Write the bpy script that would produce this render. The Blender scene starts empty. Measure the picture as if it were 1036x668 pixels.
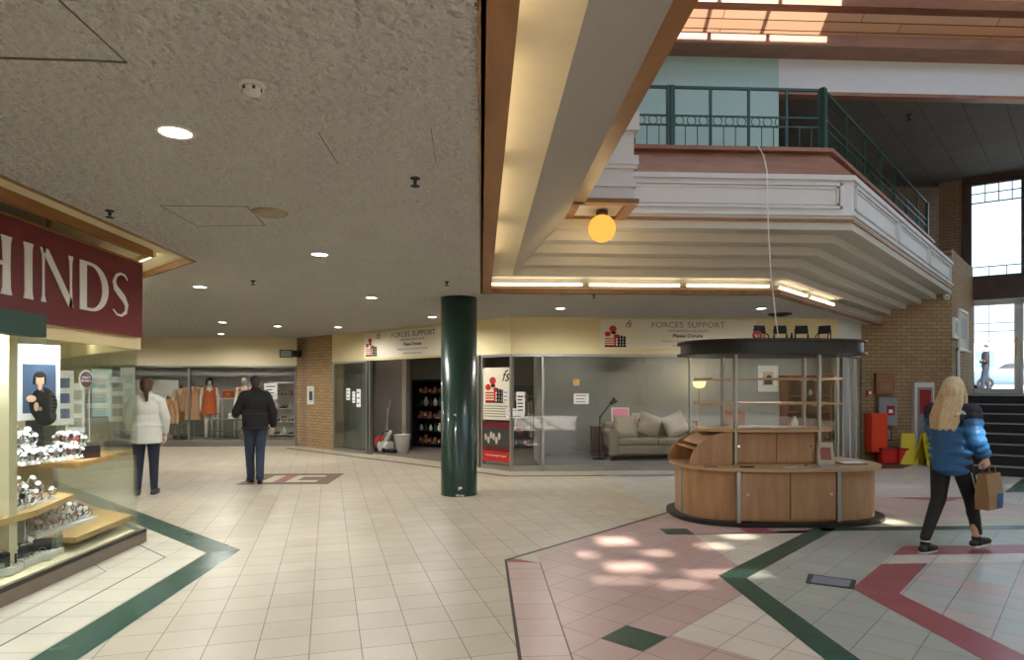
import bpy, bmesh, math, random
from mathutils import Vector, Matrix, Euler
PI = math.pi
R = math.radians
S2 = math.sqrt(2)
rnd = random.Random(7)
scene = bpy.context.scene
col = scene.collection

# ------------------------------------------------------------------ materials
MATS = {}
def lin(c):
    c = c / 255.0
    return c / 12.92 if c <= .04045 else ((c + .055) / 1.055) ** 2.4
def rgb(t): return (lin(t[0]), lin(t[1]), lin(t[2]), 1)
def newmat(name):
    m = bpy.data.materials.new(name); m.use_nodes = True
    nt = m.node_tree; nt.nodes.clear()
    out = nt.nodes.new('ShaderNodeOutputMaterial')
    MATS[name] = m
    return m, nt, out
def N(nt, t, **kw):
    n = nt.nodes.new(t)
    for k, v in kw.items():
        if k in n.inputs: n.inputs[k].default_value = v
        else: setattr(n, k, v)
    return n
def mk(name, c, rough=.6, metal=0, var=.06, scale=8, bump=0, bscale=None, bdist=.02, spec=.5, stretch=None, coat=0, alpha=None):
    m, nt, out = newmat(name)
    b = N(nt, 'ShaderNodeBsdfPrincipled', Roughness=rough, Metallic=metal)
    b.inputs['Specular IOR Level'].default_value = spec
    b.inputs['Coat Weight'].default_value = coat
    tc = N(nt, 'ShaderNodeTexCoord')
    mp = N(nt, 'ShaderNodeMapping')
    if stretch: mp.inputs['Scale'].default_value = stretch
    nt.links.new(tc.outputs['Object'], mp.inputs['Vector'])
    no = N(nt, 'ShaderNodeTexNoise', Scale=scale, Detail=4.0)
    nt.links.new(mp.outputs[0], no.inputs['Vector'])
    mx = N(nt, 'ShaderNodeMix', data_type='RGBA')
    a = rgb(c)
    mx.inputs['A'].default_value = tuple(max(0, x * (1 - var * 2)) for x in a[:3]) + (1,)
    mx.inputs['B'].default_value = tuple(min(1, x * (1 + var * 2)) for x in a[:3]) + (1,)
    nt.links.new(no.outputs['Fac'], mx.inputs['Factor'])
    nt.links.new(mx.outputs['Result'], b.inputs['Base Color'])
    if bump:
        n2 = N(nt, 'ShaderNodeTexNoise', Scale=bscale or scale * 6, Detail=3.0)
        nt.links.new(mp.outputs[0], n2.inputs['Vector'])
        bp = N(nt, 'ShaderNodeBump', Strength=bump, Distance=bdist)
        nt.links.new(n2.outputs['Fac'], bp.inputs['Height'])
        nt.links.new(bp.outputs[0], b.inputs['Normal'])
    nt.links.new(b.outputs[0], out.inputs[0])
    return m
def emit(name, c, s):
    m, nt, out = newmat(name)
    e = N(nt, 'ShaderNodeEmission', Strength=s); e.inputs['Color'].default_value = rgb(c)
    nt.links.new(e.outputs[0], out.inputs[0]); return m
def glass(name, tint=(235, 245, 240), refl=1.0, ior=1.45, rough=0.0):
    m, nt, out = newmat(name)
    t = N(nt, 'ShaderNodeBsdfTransparent'); t.inputs[0].default_value = rgb(tint)
    g = N(nt, 'ShaderNodeBsdfGlossy', Roughness=rough); g.inputs[0].default_value = (refl, refl, refl, 1)
    lw = N(nt, 'ShaderNodeLayerWeight', Blend=.5)
    pw = N(nt, 'ShaderNodeMath', operation='POWER'); pw.inputs[1].default_value = 4.0; nt.links.new(lw.outputs['Facing'], pw.inputs[0])
    f = N(nt, 'ShaderNodeMath', operation='MULTIPLY_ADD'); f.inputs[1].default_value = .6; f.inputs[2].default_value = (ior-1)*.07; nt.links.new(pw.outputs[0], f.inputs[0])
    mx = N(nt, 'ShaderNodeMixShader')
    nt.links.new(f.outputs[0], mx.inputs[0]); nt.links.new(t.outputs[0], mx.inputs[1]); nt.links.new(g.outputs[0], mx.inputs[2])
    nt.links.new(mx.outputs[0], out.inputs[0]); return m
def tile(name, c1, c2, grout=(118, 108, 96), rot=0, off=(0, 0), size=.297, gw=.006, rough=.34, size_y=None):
    """square floor tiles in world x,y"""
    m, nt, out = newmat(name)
    b = N(nt, 'ShaderNodeBsdfPrincipled', Roughness=rough)
    tc = N(nt, 'ShaderNodeTexCoord')
    r = N(nt, 'ShaderNodeVectorRotate', rotation_type='Z_AXIS'); r.inputs['Angle'].default_value = -rot
    nt.links.new(tc.outputs['Object'], r.inputs['Vector'])
    ad = N(nt, 'ShaderNodeVectorMath', operation='SUBTRACT'); ad.inputs[1].default_value = (off[0] - 30 * size, off[1] - 30 * size, 0)
    nt.links.new(r.outputs[0], ad.inputs[0])
    br = N(nt, 'ShaderNodeTexBrick', offset=0.0, squash=1.0)
    br.inputs['Scale'].default_value = 1.0
    br.inputs['Brick Width'].default_value = size; br.inputs['Row Height'].default_value = size_y or size
    br.inputs['Mortar Size'].default_value = gw / 2; br.inputs['Mortar Smooth'].default_value = .1
    br.inputs['Bias'].default_value = 0
    br.inputs['Color1'].default_value = rgb(c1); br.inputs['Color2'].default_value = rgb(c2); br.inputs['Mortar'].default_value = rgb(grout)
    nt.links.new(ad.outputs[0], br.inputs['Vector'])
    no = N(nt, 'ShaderNodeTexNoise', Scale=1.3, Detail=5.0); nt.links.new(tc.outputs['Object'], no.inputs['Vector'])
    mr = N(nt, 'ShaderNodeMapRange'); mr.inputs['To Min'].default_value = .82; mr.inputs['To Max'].default_value = 1.12
    nt.links.new(no.outputs['Fac'], mr.inputs['Value'])
    mu = N(nt, 'ShaderNodeVectorMath', operation='SCALE'); nt.links.new(br.outputs['Color'], mu.inputs[0]); nt.links.new(mr.outputs[0], mu.inputs['Scale'])
    nt.links.new(mu.outputs[0], b.inputs['Base Color'])
    n3 = N(nt, 'ShaderNodeTexNoise', Scale=5.0, Detail=4.0); nt.links.new(tc.outputs['Object'], n3.inputs['Vector'])
    m3 = N(nt, 'ShaderNodeMapRange'); m3.inputs['To Min'].default_value = rough - .1; m3.inputs['To Max'].default_value = rough + .12
    nt.links.new(n3.outputs['Fac'], m3.inputs['Value']); nt.links.new(m3.outputs[0], b.inputs['Roughness'])
    bp = N(nt, 'ShaderNodeBump', Strength=.35, Distance=.003, invert=True)
    nt.links.new(br.outputs['Fac'], bp.inputs['Height']); nt.links.new(bp.outputs[0], b.inputs['Normal'])
    nt.links.new(b.outputs[0], out.inputs[0]); return m
def brick(name, c1, c2, mortar, w=.215, h=.075, gw=.012, rough=.85):
    """bricks in the object's own x,z plane"""
    m, nt, out = newmat(name)
    b = N(nt, 'ShaderNodeBsdfPrincipled', Roughness=rough)
    tc = N(nt, 'ShaderNodeTexCoord'); sp = N(nt, 'ShaderNodeSeparateXYZ'); cb = N(nt, 'ShaderNodeCombineXYZ')
    nt.links.new(tc.outputs['Object'], sp.inputs[0])
    nt.links.new(sp.outputs[0], cb.inputs[0]); nt.links.new(sp.outputs[2], cb.inputs[1])
    br = N(nt, 'ShaderNodeTexBrick', offset=.5)
    for k, v in (('Scale', 1.0), ('Brick Width', w), ('Row Height', h), ('Mortar Size', gw / 2), ('Mortar Smooth', .15)):
        br.inputs[k].default_value = v
    br.inputs['Color1'].default_value = rgb(c1); br.inputs['Color2'].default_value = rgb(c2); br.inputs['Mortar'].default_value = rgb(mortar)
    nt.links.new(cb.outputs[0], br.inputs['Vector'])
    nt.links.new(br.outputs['Color'], b.inputs['Base Color'])
    bp = N(nt, 'ShaderNodeBump', Strength=.5, Distance=.006, invert=True)
    nt.links.new(br.outputs['Fac'], bp.inputs['Height']); nt.links.new(bp.outputs[0], b.inputs['Normal'])
    nt.links.new(b.outputs[0], out.inputs[0]); return m
def wood(name, c1, c2, rough=.4, scale=3, stretch=(1, 1, 12), coat=0):
    m, nt, out = newmat(name)
    b = N(nt, 'ShaderNodeBsdfPrincipled', Roughness=rough); b.inputs['Coat Weight'].default_value = coat
    tc = N(nt, 'ShaderNodeTexCoord'); mp = N(nt, 'ShaderNodeMapping'); mp.inputs['Scale'].default_value = stretch
    nt.links.new(tc.outputs['Object'], mp.inputs['Vector'])
    no = N(nt, 'ShaderNodeTexNoise', Scale=scale, Detail=6.0, Roughness=.6, Distortion=.6); nt.links.new(mp.outputs[0], no.inputs['Vector'])
    cr = N(nt, 'ShaderNodeValToRGB'); cr.color_ramp.elements[0].position = .32; cr.color_ramp.elements[1].position = .68
    cr.color_ramp.elements[0].color = rgb(c1); cr.color_ramp.elements[1].color = rgb(c2)
    nt.links.new(no.outputs['Fac'], cr.inputs[0]); nt.links.new(cr.outputs[0], b.inputs['Base Color'])
    nt.links.new(b.outputs[0], out.inputs[0]); return m

# ------------------------------------------------------------------ mesh builder
class MB:
    def __init__(s): s.v = []; s.f = []; s.m = []; s.sm = []; s.cur = 0; s.smooth = False
    def mat(s, i): s.cur = i; return s
    def _add(s, vs, fs, smooth=None):
        o = len(s.v); s.v += [tuple(x) for x in vs]
        for f in fs:
            s.f.append([i + o for i in f]); s.m.append(s.cur); s.sm.append(s.smooth if smooth is None else smooth)
        return s
    def box(s, x0, x1, y0, y1, z0, z1):
        return s._add([(x0,y0,z0),(x1,y0,z0),(x1,y1,z0),(x0,y1,z0),(x0,y0,z1),(x1,y0,z1),(x1,y1,z1),(x0,y1,z1)],
                      [(0,3,2,1),(4,5,6,7),(0,1,5,4),(1,2,6,5),(2,3,7,6),(3,0,4,7)], False)
    def rbox(s, x0, x1, y0, y1, z0, z1, b=.02, seg=2):
        """box with rounded edges"""
        bm = bmesh.new(); bmesh.ops.create_cube(bm, size=1)
        for v in bm.verts: v.co = Vector(((x0+x1)/2+v.co.x*(x1-x0), (y0+y1)/2+v.co.y*(y1-y0), (z0+z1)/2+v.co.z*(z1-z0)))
        bmesh.ops.bevel(bm, geom=bm.edges[:], offset=min(b, .49*min(x1-x0, y1-y0, z1-z0)), segments=seg, affect='EDGES', profile=.5)
        s.bm(bm); bm.free(); return s
    def bm(s, bm, M=None):
        bm.verts.index_update()
        s._add([(M @ v.co if M else v.co) for v in bm.verts], [[v.index for v in f.verts] for f in bm.faces])
        return s
    def prism(s, poly, z0, z1):
        n = len(poly)
        a = sum(poly[i][0]*poly[(i+1)%n][1]-poly[(i+1)%n][0]*poly[i][1] for i in range(n))
        if a < 0: poly = poly[::-1]
        vs = [(x,y,z0) for x,y in poly] + [(x,y,z1) for x,y in poly]
        return s._add(vs, [list(range(n))[::-1], list(range(n,2*n))] + [(i,(i+1)%n,n+(i+1)%n,n+i) for i in range(n)])
    def flat(s, poly, z):
        n = len(poly)
        a = sum(poly[i][0]*poly[(i+1)%n][1]-poly[(i+1)%n][0]*poly[i][1] for i in range(n))
        if a < 0: poly = poly[::-1]
        return s._add([(x,y,z) for x,y in poly], [list(range(n))], False)
    def quad(s, a, b, c, d): return s._add([a,b,c,d], [(0,1,2,3)], False)
    def cone(s, p0, p1, r0, r1=None, n=12, caps=True, smooth=True):
        r1 = r0 if r1 is None else r1
        p0, p1 = Vector(p0), Vector(p1); d = (p1-p0).normalized()
        u = d.orthogonal().normalized(); w = d.cross(u)
        vs = [p0+(u*math.cos(2*PI*i/n)+w*math.sin(2*PI*i/n))*r0 for i in range(n)] + [p1+(u*math.cos(2*PI*i/n)+w*math.sin(2*PI*i/n))*r1 for i in range(n)]
        s._add(vs, [(i,(i+1)%n,n+(i+1)%n,n+i) for i in range(n)], smooth)
        if caps: s._add(vs[:n], [list(range(n))[::-1]], False); s._add(vs[n:], [list(range(n))], False)
        return s
    def tube(s, pts, r, n=8):
        for a, b in zip(pts, pts[1:]): s.cone(a, b, r, r, n)
        return s
    def lathe(s, prof, n=20, c=(0,0,0), smooth=True):
        vs = []; fs = []
        for r, z in prof:
            for i in range(n): vs.append((c[0]+r*math.cos(2*PI*i/n), c[1]+r*math.sin(2*PI*i/n), c[2]+z))
        for k in range(len(prof)-1):
            for i in range(n): fs.append((k*n+i, k*n+(i+1)%n, (k+1)*n+(i+1)%n, (k+1)*n+i))
        fs.append(list(range(n))[::-1]); fs.append([(len(prof)-1)*n+i for i in range(n)])
        return s._add(vs, fs, smooth)
    def ell(s, c, r, n=14, rot=None):
        if not hasattr(r, '__len__'): r = (r, r, r)
        vs = []; m = n//2+1; fs = []
        M = Euler(rot).to_matrix() if rot else Matrix.Identity(3)
        for k in range(1, m):
            t = PI*k/m
            for i in range(n):
                vs.append(Vector(c)+M@Vector((r[0]*math.sin(t)*math.cos(2*PI*i/n), r[1]*math.sin(t)*math.sin(2*PI*i/n), -r[2]*math.cos(t))))
        for k in range(m-2):
            for i in range(n): fs.append((k*n+i, k*n+(i+1)%n, (k+1)*n+(i+1)%n, (k+1)*n+i))
        b = len(vs); vs += [Vector(c)+M@Vector((0,0,-r[2])), Vector(c)+M@Vector((0,0,r[2]))]
        for i in range(n): fs.append((b,(i+1)%n,i)); fs.append((b+1,(m-2)*n+i,(m-2)*n+(i+1)%n))
        return s._add(vs, fs, True)
    def cap(s, p0, p1, r0, r1=None, n=12):
        """tapered capsule, closed"""
        r1 = r0 if r1 is None else r1
        p0, p1 = Vector(p0), Vector(p1); d = (p1-p0).normalized(); u = d.orthogonal().normalized(); w = d.cross(u)
        rings = []
        for k in (1,2,3): a = PI/2*k/3; rings.append((p0-d*r0*math.cos(a), r0*math.sin(a)))
        for k in (3,2,1): a = PI/2*k/3; rings.append((p1+d*r1*math.cos(a), r1*math.sin(a)))
        vs = []
        for c, r in rings: vs += [c+(u*math.cos(2*PI*i/n)+w*math.sin(2*PI*i/n))*r for i in range(n)]
        fs = []
        for k in range(5):
            for i in range(n): fs.append((k*n+i,k*n+(i+1)%n,(k+1)*n+(i+1)%n,(k+1)*n+i))
        b = len(vs); vs += [p0-d*r0, p1+d*r1]
        for i in range(n): fs.append((b,(i+1)%n,i)); fs.append((b+1,5*n+i,5*n+(i+1)%n))
        return s._add(vs, fs, True)
    def chain(s, pts, rs, n=12):
        for i in range(len(pts)-1): s.cap(pts[i], pts[i+1], rs[i], rs[i+1], n)
        return s
    def torus(s, c, R_, r, n=16, k=8, rot=None, arc=2*PI, sc=(1,1,1)):
        vs = []; fs = []; M = Euler(rot).to_matrix() if rot else Matrix.Identity(3)
        full = arc >= 2*PI-1e-4; nn = n if full else n+1
        for i in range(nn):
            a = arc*i/n
            for j in range(k):
                b = 2*PI*j/k
                vs.append(Vector(c)+M@Vector(((R_+r*math.cos(b))*math.cos(a)*sc[0], (R_+r*math.cos(b))*math.sin(a)*sc[1], r*math.sin(b)*sc[2])))
        for i in range(n):
            for j in range(k):
                i2 = (i+1)%nn
                fs.append((i*k+j, i2*k+j, i2*k+(j+1)%k, i*k+(j+1)%k))
        return s._add(vs, fs, True)
    def xf(s, M, start=0):
        for i in range(start, len(s.v)): s.v[i] = tuple(M @ Vector(s.v[i]))
        return s
    def build(s, name, mats, parent=None, loc=None, rot=None, remesh=None, smooth_it=0, merge=False, sub=0):
        me = bpy.data.meshes.new(name); me.from_pydata(s.v, [], s.f)
        if not isinstance(mats, (list, tuple)): mats = [mats]
        for m in mats: me.materials.append(MATS[m] if isinstance(m, str) else m)
        for p, mi, sm in zip(me.polygons, s.m, s.sm): p.material_index = mi; p.use_smooth = sm
        me.update()
        o = bpy.data.objects.new(name, me); col.objects.link(o)
        if parent: o.parent = parent
        if loc: o.location = loc
        if rot: o.rotation_euler = rot if hasattr(rot, '__len__') else (0, 0, rot)
        if remesh:
            r = o.modifiers.new('remesh', 'REMESH'); r.mode = 'VOXEL'; r.voxel_size = remesh; r.use_smooth_shade = True
        if smooth_it:
            q = o.modifiers.new('smooth', 'SMOOTH'); q.factor = .5; q.iterations = smooth_it
        if sub:
            q = o.modifiers.new('sub', 'SUBSURF'); q.levels = sub; q.render_levels = sub
        return o
def tag(o, label=None, cat=None, group=None, kind=None):
    if label: o['label'] = label
    if cat: o['category'] = cat
    if group: o['group'] = group
    if kind: o['kind'] = kind
    return o
def thing(name, label, cat, loc=(0,0,0), rot=0, group=None):
    o = bpy.data.objects.new(name, None); col.objects.link(o); o.empty_display_size = .1
    o.location = loc; o.rotation_euler = rot if hasattr(rot, '__len__') else (0, 0, rot)
    return tag(o, label, cat, group)
def struct(o): o['kind'] = 'structure'; return o
def copy_tree(o, parent=None, loc=None, rot=None, label=None, group=None, scale=None):
    c = o.copy(); col.objects.link(c)
    if parent: c.parent = parent
    if loc is not None: c.location = loc
    if rot is not None: c.rotation_euler = rot if hasattr(rot, '__len__') else (0, 0, rot)
    if scale is not None: c.scale = scale if hasattr(scale, '__len__') else (scale,)*3
    if label: c['label'] = label
    if group: c['group'] = group
    for ch in [x for x in o.children]: copy_tree(ch, c)
    return c
def text(name, body, size, m, parent, loc, rot, ext=.001, align='CENTER', sx=1, bold=0, shear=0):
    cu = bpy.data.curves.new(name, 'FONT'); cu.body = body; cu.size = size; cu.extrude = ext; cu.align_x = align; cu.align_y = 'CENTER'
    cu.resolution_u = 3; cu.offset = bold; cu.shear = shear
    t = bpy.data.objects.new('tmp', cu); col.objects.link(t)
    dg = bpy.context.evaluated_depsgraph_get(); me = bpy.data.meshes.new_from_object(t.evaluated_get(dg))
    bpy.data.objects.remove(t); bpy.data.curves.remove(cu)
    me.materials.clear(); me.materials.append(MATS[m])
    o = bpy.data.objects.new(name, me); col.objects.link(o)
    if parent: o.parent = parent
    o.location = loc; o.rotation_euler = rot; o.scale = (sx, 1, 1)
    return o
def wall(name, p0, p1, z0, z1, th, m, st=True):
    """vertical slab; local x runs p0->p1, front face on the right-hand side (local -y)"""
    p0 = Vector(p0); d = Vector(p1)-p0; L = d.length
    o = MB().box(0, L, 0, th, z0, z1).build(name, m, loc=(p0.x, p0.y, 0), rot=math.atan2(d.y, d.x))
    if st: struct(o)
    return o

# ------------------------------------------------------------------ palette
mk('ceiling', (243, 241, 236), .9, var=.03, scale=3, bump=1.0, bscale=24, bdist=.24)
mk('crack', (110, 102, 90), .9)
mk('patch', (150, 138, 118), .9)
mk('cream', (226, 214, 178), .7, var=.02)
mk('fasciacream', (232, 216, 168), .6, var=.02)
mk('signwhite', (238, 230, 208), .5, var=.01)
mk('plaster', (196, 190, 178), .75, var=.03)
mk('plastergrey', (150, 144, 134), .8, var=.03)
mk('balcony', (214, 214, 214), .6, var=.02)
mk('teal', (176, 208, 208), .6, var=.02)
mk('bulk', (224, 228, 234), .6, var=.02)
wood('trimwood', (122, 82, 42), (150, 104, 56), .45, stretch=(2, .4, 2))
wood('redwood', (138, 94, 74), (164, 118, 94), .45, stretch=(.6, 2, 2))
wood('roofwood', (150, 96, 62), (184, 126, 86), .55, stretch=(.5, 3, 3))
wood('darkwood', (60, 40, 32), (80, 54, 42), .5, stretch=(1, 1, 1))
wood('kioskwood', (164, 124, 88), (186, 146, 106), .42, scale=2.2, stretch=(6, 6, .8))
wood('kiosktop', (176, 142, 104), (196, 162, 122), .38, scale=3, stretch=(1, 8, 8))
wood('shelfwood', (188, 150, 92), (208, 172, 112), .4, scale=3, stretch=(6, 1, 6))
wood('bookwood', (112, 58, 34), (140, 78, 48), .45, scale=3, stretch=(6, 6, 1))
tile('t_main', (196, 186, 166), (188, 177, 156), (108, 98, 86), rot=R(13.2), off=(.19, .05))
tile('t_left', (202, 194, 176), (208, 200, 182), (128, 118, 100), rot=0, off=(-2.87, .02))
tile('t_green', (46, 80, 68), (50, 86, 74), (60, 90, 78), rot=0, off=(-2.29, .1), gw=.004, rough=.22)
tile('t_greend', (46, 80, 66), (42, 74, 62), (56, 80, 66), rot=R(45), off=(0, 0), gw=.003, rough=.3)
tile('t_pink', (192, 164, 156), (184, 155, 147), (122, 94, 88), rot=R(45), off=(3.596, 2.256))
tile('t_pinkaxis', (196, 170, 160), (188, 162, 152), (122, 98, 90), rot=0, off=(.22, .12))
tile('t_white', (214, 204, 188), (206, 196, 180), (120, 108, 98), rot=R(45), off=(3.596, 2.256))
tile('t_sage', (172, 176, 164), (164, 168, 156), (104, 108, 98), rot=R(45), off=(3.596, 2.256))
tile('t_red', (158, 88, 92), (150, 82, 86), (120, 70, 72), rot=R(45), off=(0, 0), gw=.003)
tile('t_mix', (196, 172, 168), (176, 184, 176), (116, 108, 104), rot=R(45), off=(3.596, 2.256))
tile('t_pale', (196, 190, 182), (188, 184, 176), (120, 116, 108), rot=R(45), off=(3.596, 2.256))
mk('inlayline', (52, 40, 34), .5)
mk('inlaybrown', (96, 72, 54), .5, var=.1)
mk('inlayrose', (150, 84, 76), .5)
mk('inlaycream', (206, 190, 160), .45)
brick('brick', (168, 140, 102), (152, 124, 88), (104, 88, 68))
brick('brickdim', (150, 126, 104), (138, 116, 96), (100, 84, 70))  # darker copy of the brick for shaded walls, dimness put into the colour
mk('carpet', (120, 108, 98), .95, var=.1, scale=40)
mk('alu', (176, 176, 172), .35, metal=.9, var=.03)
mk('steel', (150, 150, 148), .3, metal=1, var=.03)
mk('chrome', (200, 200, 200), .12, metal=1, var=.01)
mk('brass', (190, 160, 100), .3, metal=1, var=.02)
mk('black', (22, 22, 24), .4, var=.1)
mk('blackmatte', (26, 26, 28), .8, var=.1)
mk('darkgrey', (60, 60, 62), .6)
mk('white', (235, 235, 232), .5, var=.01)
mk('offwhite', (214, 212, 204), .6, var=.02)
mk('grey', (140, 140, 138), .6)
mk('hatch', (120, 124, 138), .5)
mk('midgrey', (150, 150, 148), .8, var=.02)
mk('backdrop', (158, 160, 158), .85, var=.05, scale=1.2)
mk('backdark', (112, 104, 100), .85, var=.04)
mk('greencol', (18, 54, 44), .3, var=.05, scale=3, coat=.5)
mk('railgreen', (30, 70, 64), .4, var=.05)
mk('red', (200, 40, 32), .45, var=.03)
mk('orangered', (226, 62, 28), .5, var=.02)
mk('deepred', (150, 26, 34), .6)
mk('maroon', (104, 20, 34), .45, var=.03)
mk('yellow', (214, 190, 30), .5, var=.03)
mk('purple', (98, 34, 84), .5)
mk('pinkpic', (232, 150, 190), .6, var=.01)
mk('blue', (40, 90, 140), .6)
mk('sofa', (150, 142, 130), .95, var=.06, scale=30, bump=.1)
mk('cushion', (168, 158, 146), .95, var=.08, scale=30)
mk('floral', (150, 110, 90), .9, var=.35, scale=26)
mk('skin', (222, 178, 152), .55, var=.03)
mk('mannequin', (226, 220, 212), .4, var=.01)
mk('brownhair', (74, 48, 34), .6, var=.2, scale=60, stretch=(1, 1, .1))
mk('darkhair', (34, 28, 26), .6, var=.2, scale=60)
mk('blonde', (204, 182, 142), .5, var=.22, scale=60, stretch=(1.5, 1.5, .08))
mk('whitecoat', (206, 208, 206), .85, var=.04, scale=12, bump=.2, bscale=14)
mk('navy', (30, 38, 58), .8)
mk('blackjacket', (20, 19, 22), .85, var=.1)
mk('denim', (50, 62, 84), .9, var=.15, scale=20)
mk('puffer', (38, 96, 148), .5, var=.06, scale=10, bump=.15, bscale=30)
mk('yoke', (26, 28, 44), .55)
mk('leggings', (20, 20, 24), .7)
mk('kraft', (150, 120, 84), .85, var=.05)
mk('tan', (208, 178, 142), .9, var=.08, scale=14)
mk('camel', (186, 146, 108), .9, var=.08, scale=14)
mk('rust', (176, 84, 36), .85, var=.06)
mk('coral', (214, 130, 118), .85)
mk('sage', (120, 128, 108), .8)
mk('leaf', (70, 100, 50), .7, var=.2)
mk('asphalt', (150, 152, 156), .9)
mk('farwall', (226, 228, 230), .8, var=.02)
mk('farglass', (110, 140, 165), .2)
mk('carpaint', (142, 168, 188), .25, metal=.3, var=.02)
mk('tilegrey', (120, 118, 114), .9, var=.05)
mk('velvet', (26, 24, 34), .9)
mk('goods1', (160, 60, 60), .7); mk('goods2', (70, 90, 120), .7); mk('goods3', (200, 190, 170), .7); mk('goods4', (60, 100, 90), .7); mk('goods5', (200, 160, 90), .7)
mk('silver', (214, 216, 220), .18, metal=.9, var=.05)
mk('rosegold', (214, 150, 140), .25, metal=.8, var=.05)
mk('dialwhite', (232, 232, 228), .3)
mk('dialdark', (28, 30, 44), .3)
mk('porcelain', (238, 236, 230), .3)
emit('lampdisc', (255, 246, 224), 14)
emit('tube', (255, 240, 206), 9)
emit('tubehidden', (255, 232, 170), 9)
emit('globeglow', (255, 190, 84), 1.15)
emit('shadeglow', (255, 226, 160), 1.6)
emit('shopglow', (240, 246, 255), 4)
emit('bulb', (255, 244, 220), 12)
glass('glass', (252, 253, 252)); glass('glasstint', (248, 252, 250)); glass('glassdark', (236, 240, 240), ior=2.6)
GM = ['goods1', 'goods2', 'goods3', 'goods4', 'goods5', 'black', 'offwhite']
def opal(name, c):
    m, nt, out = newmat(name)
    t = N(nt, 'ShaderNodeBsdfTranslucent'); t.inputs[0].default_value = rgb(c)
    d_ = N(nt, 'ShaderNodeBsdfDiffuse'); d_.inputs[0].default_value = rgb(c)
    mx = N(nt, 'ShaderNodeMixShader'); mx.inputs[0].default_value = .25
    nt.links.new(t.outputs[0], mx.inputs[1]); nt.links.new(d_.outputs[0], mx.inputs[2]); nt.links.new(mx.outputs[0], out.inputs[0])
opal('opal', (206, 224, 240))
mk('plinthgrey', (118, 106, 94), .4, var=.06)
# tiles of a suspended ceiling and roof boards
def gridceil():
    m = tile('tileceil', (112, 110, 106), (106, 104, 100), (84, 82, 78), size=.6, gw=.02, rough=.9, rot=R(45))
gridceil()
def boards(name, c1, c2, groove, h=.11):
    m, nt, out = newmat(name)
    b = N(nt, 'ShaderNodeBsdfPrincipled', Roughness=.6)
    tc = N(nt, 'ShaderNodeTexCoord')
    br = N(nt, 'ShaderNodeTexBrick', offset=.3)
    for k, v in (('Scale', 1.0), ('Brick Width', 2.4), ('Row Height', h), ('Mortar Size', .006), ('Mortar Smooth', .1)): br.inputs[k].default_value = v
    br.inputs['Color1'].default_value = rgb(c1); br.inputs['Color2'].default_value = rgb(c2); br.inputs['Mortar'].default_value = rgb(groove)
    nt.links.new(tc.outputs['Object'], br.inputs['Vector']); nt.links.new(br.outputs['Color'], b.inputs['Base Color'])
    nt.links.new(b.outputs[0], out.inputs[0])
boards('roofboards', (232, 190, 156), (220, 174, 140), (96, 60, 42))
EXPOSURE = 0.0; SKY = 2.0; SUN = 20.0; DLE = 142; DISP = 34; DRESS = 48; JEW = 95
SPOTS = [(623,548,28,8),(560,576,30,7),(612,588,74,4),(636,574,36,9),(735,581,74,5),(748,543,24,4),(722,553,24,4),(690,592,44,4),(894,528.5,26,5),(590,562,24,4),(665,560,22,4)]
# ------------------------------------------------------------------ survey helpers: where a sight line meets a real plane of the building
TH = R(2.76); CT, ST = math.cos(TH), math.sin(TH)
def ray(px):
    X = (px-518)/650; return (X*CT+ST, -X*ST+CT)
def on_y(px, y): a, b = ray(px); return (a*y/b, y)
def on_x(px, x): a, b = ray(px); return (x, b*x/a)
def on_d(px, c): a, b = ray(px); D = c/(a+b); return (a*D, b*D)
def at(px, py, z=0):
    D = 650*(z-1.55)/(392-py); a, b = ray(px); return (a*D, b*D)

# ------------------------------------------------------------------ camera
cd = bpy.data.cameras.new('camera'); cam = bpy.data.objects.new('camera', cd); col.objects.link(cam)
cam.location = (0, 0, 1.55); cam.rotation_euler = (PI/2, 0, -TH)
cd.sensor_width = 36; cd.lens = 650/1036*36; cd.shift_y = 58/1036; cd.clip_start = .05; cd.clip_end = 300
scene.camera = cam
vs = scene.view_settings; vs.view_transform = 'Standard'; vs.look = 'None'; vs.gamma = 1; vs.exposure = EXPOSURE; vs.use_curve_mapping = False
scene.cycles.use_denoising = True
scene.cycles.max_bounces = 8; scene.cycles.diffuse_bounces = 5; scene.cycles.transparent_max_bounces = 16
scene.cycles.sample_clamp_indirect = 6; scene.cycles.caustics_reflective = False; scene.cycles.caustics_refractive = False
w = bpy.data.worlds.new('sky'); scene.world = w; w.use_nodes = True
bg = w.node_tree.nodes['Background']; bg.inputs[0].default_value = (.68, .84, 1, 1); bg.inputs[1].default_value = SKY
sd = bpy.data.lights.new('sun', 'SUN'); sd.energy = SUN; sd.angle = R(.6); sd.color = (1, .93, .82)
so = bpy.data.objects.new('sun', sd); col.objects.link(so)
SV = Vector((-.04, .818, -.574)).normalized()
so.rotation_euler = SV.to_track_quat('-Z', 'Y').to_euler(); so.location = (0, -10, 20)

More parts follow.
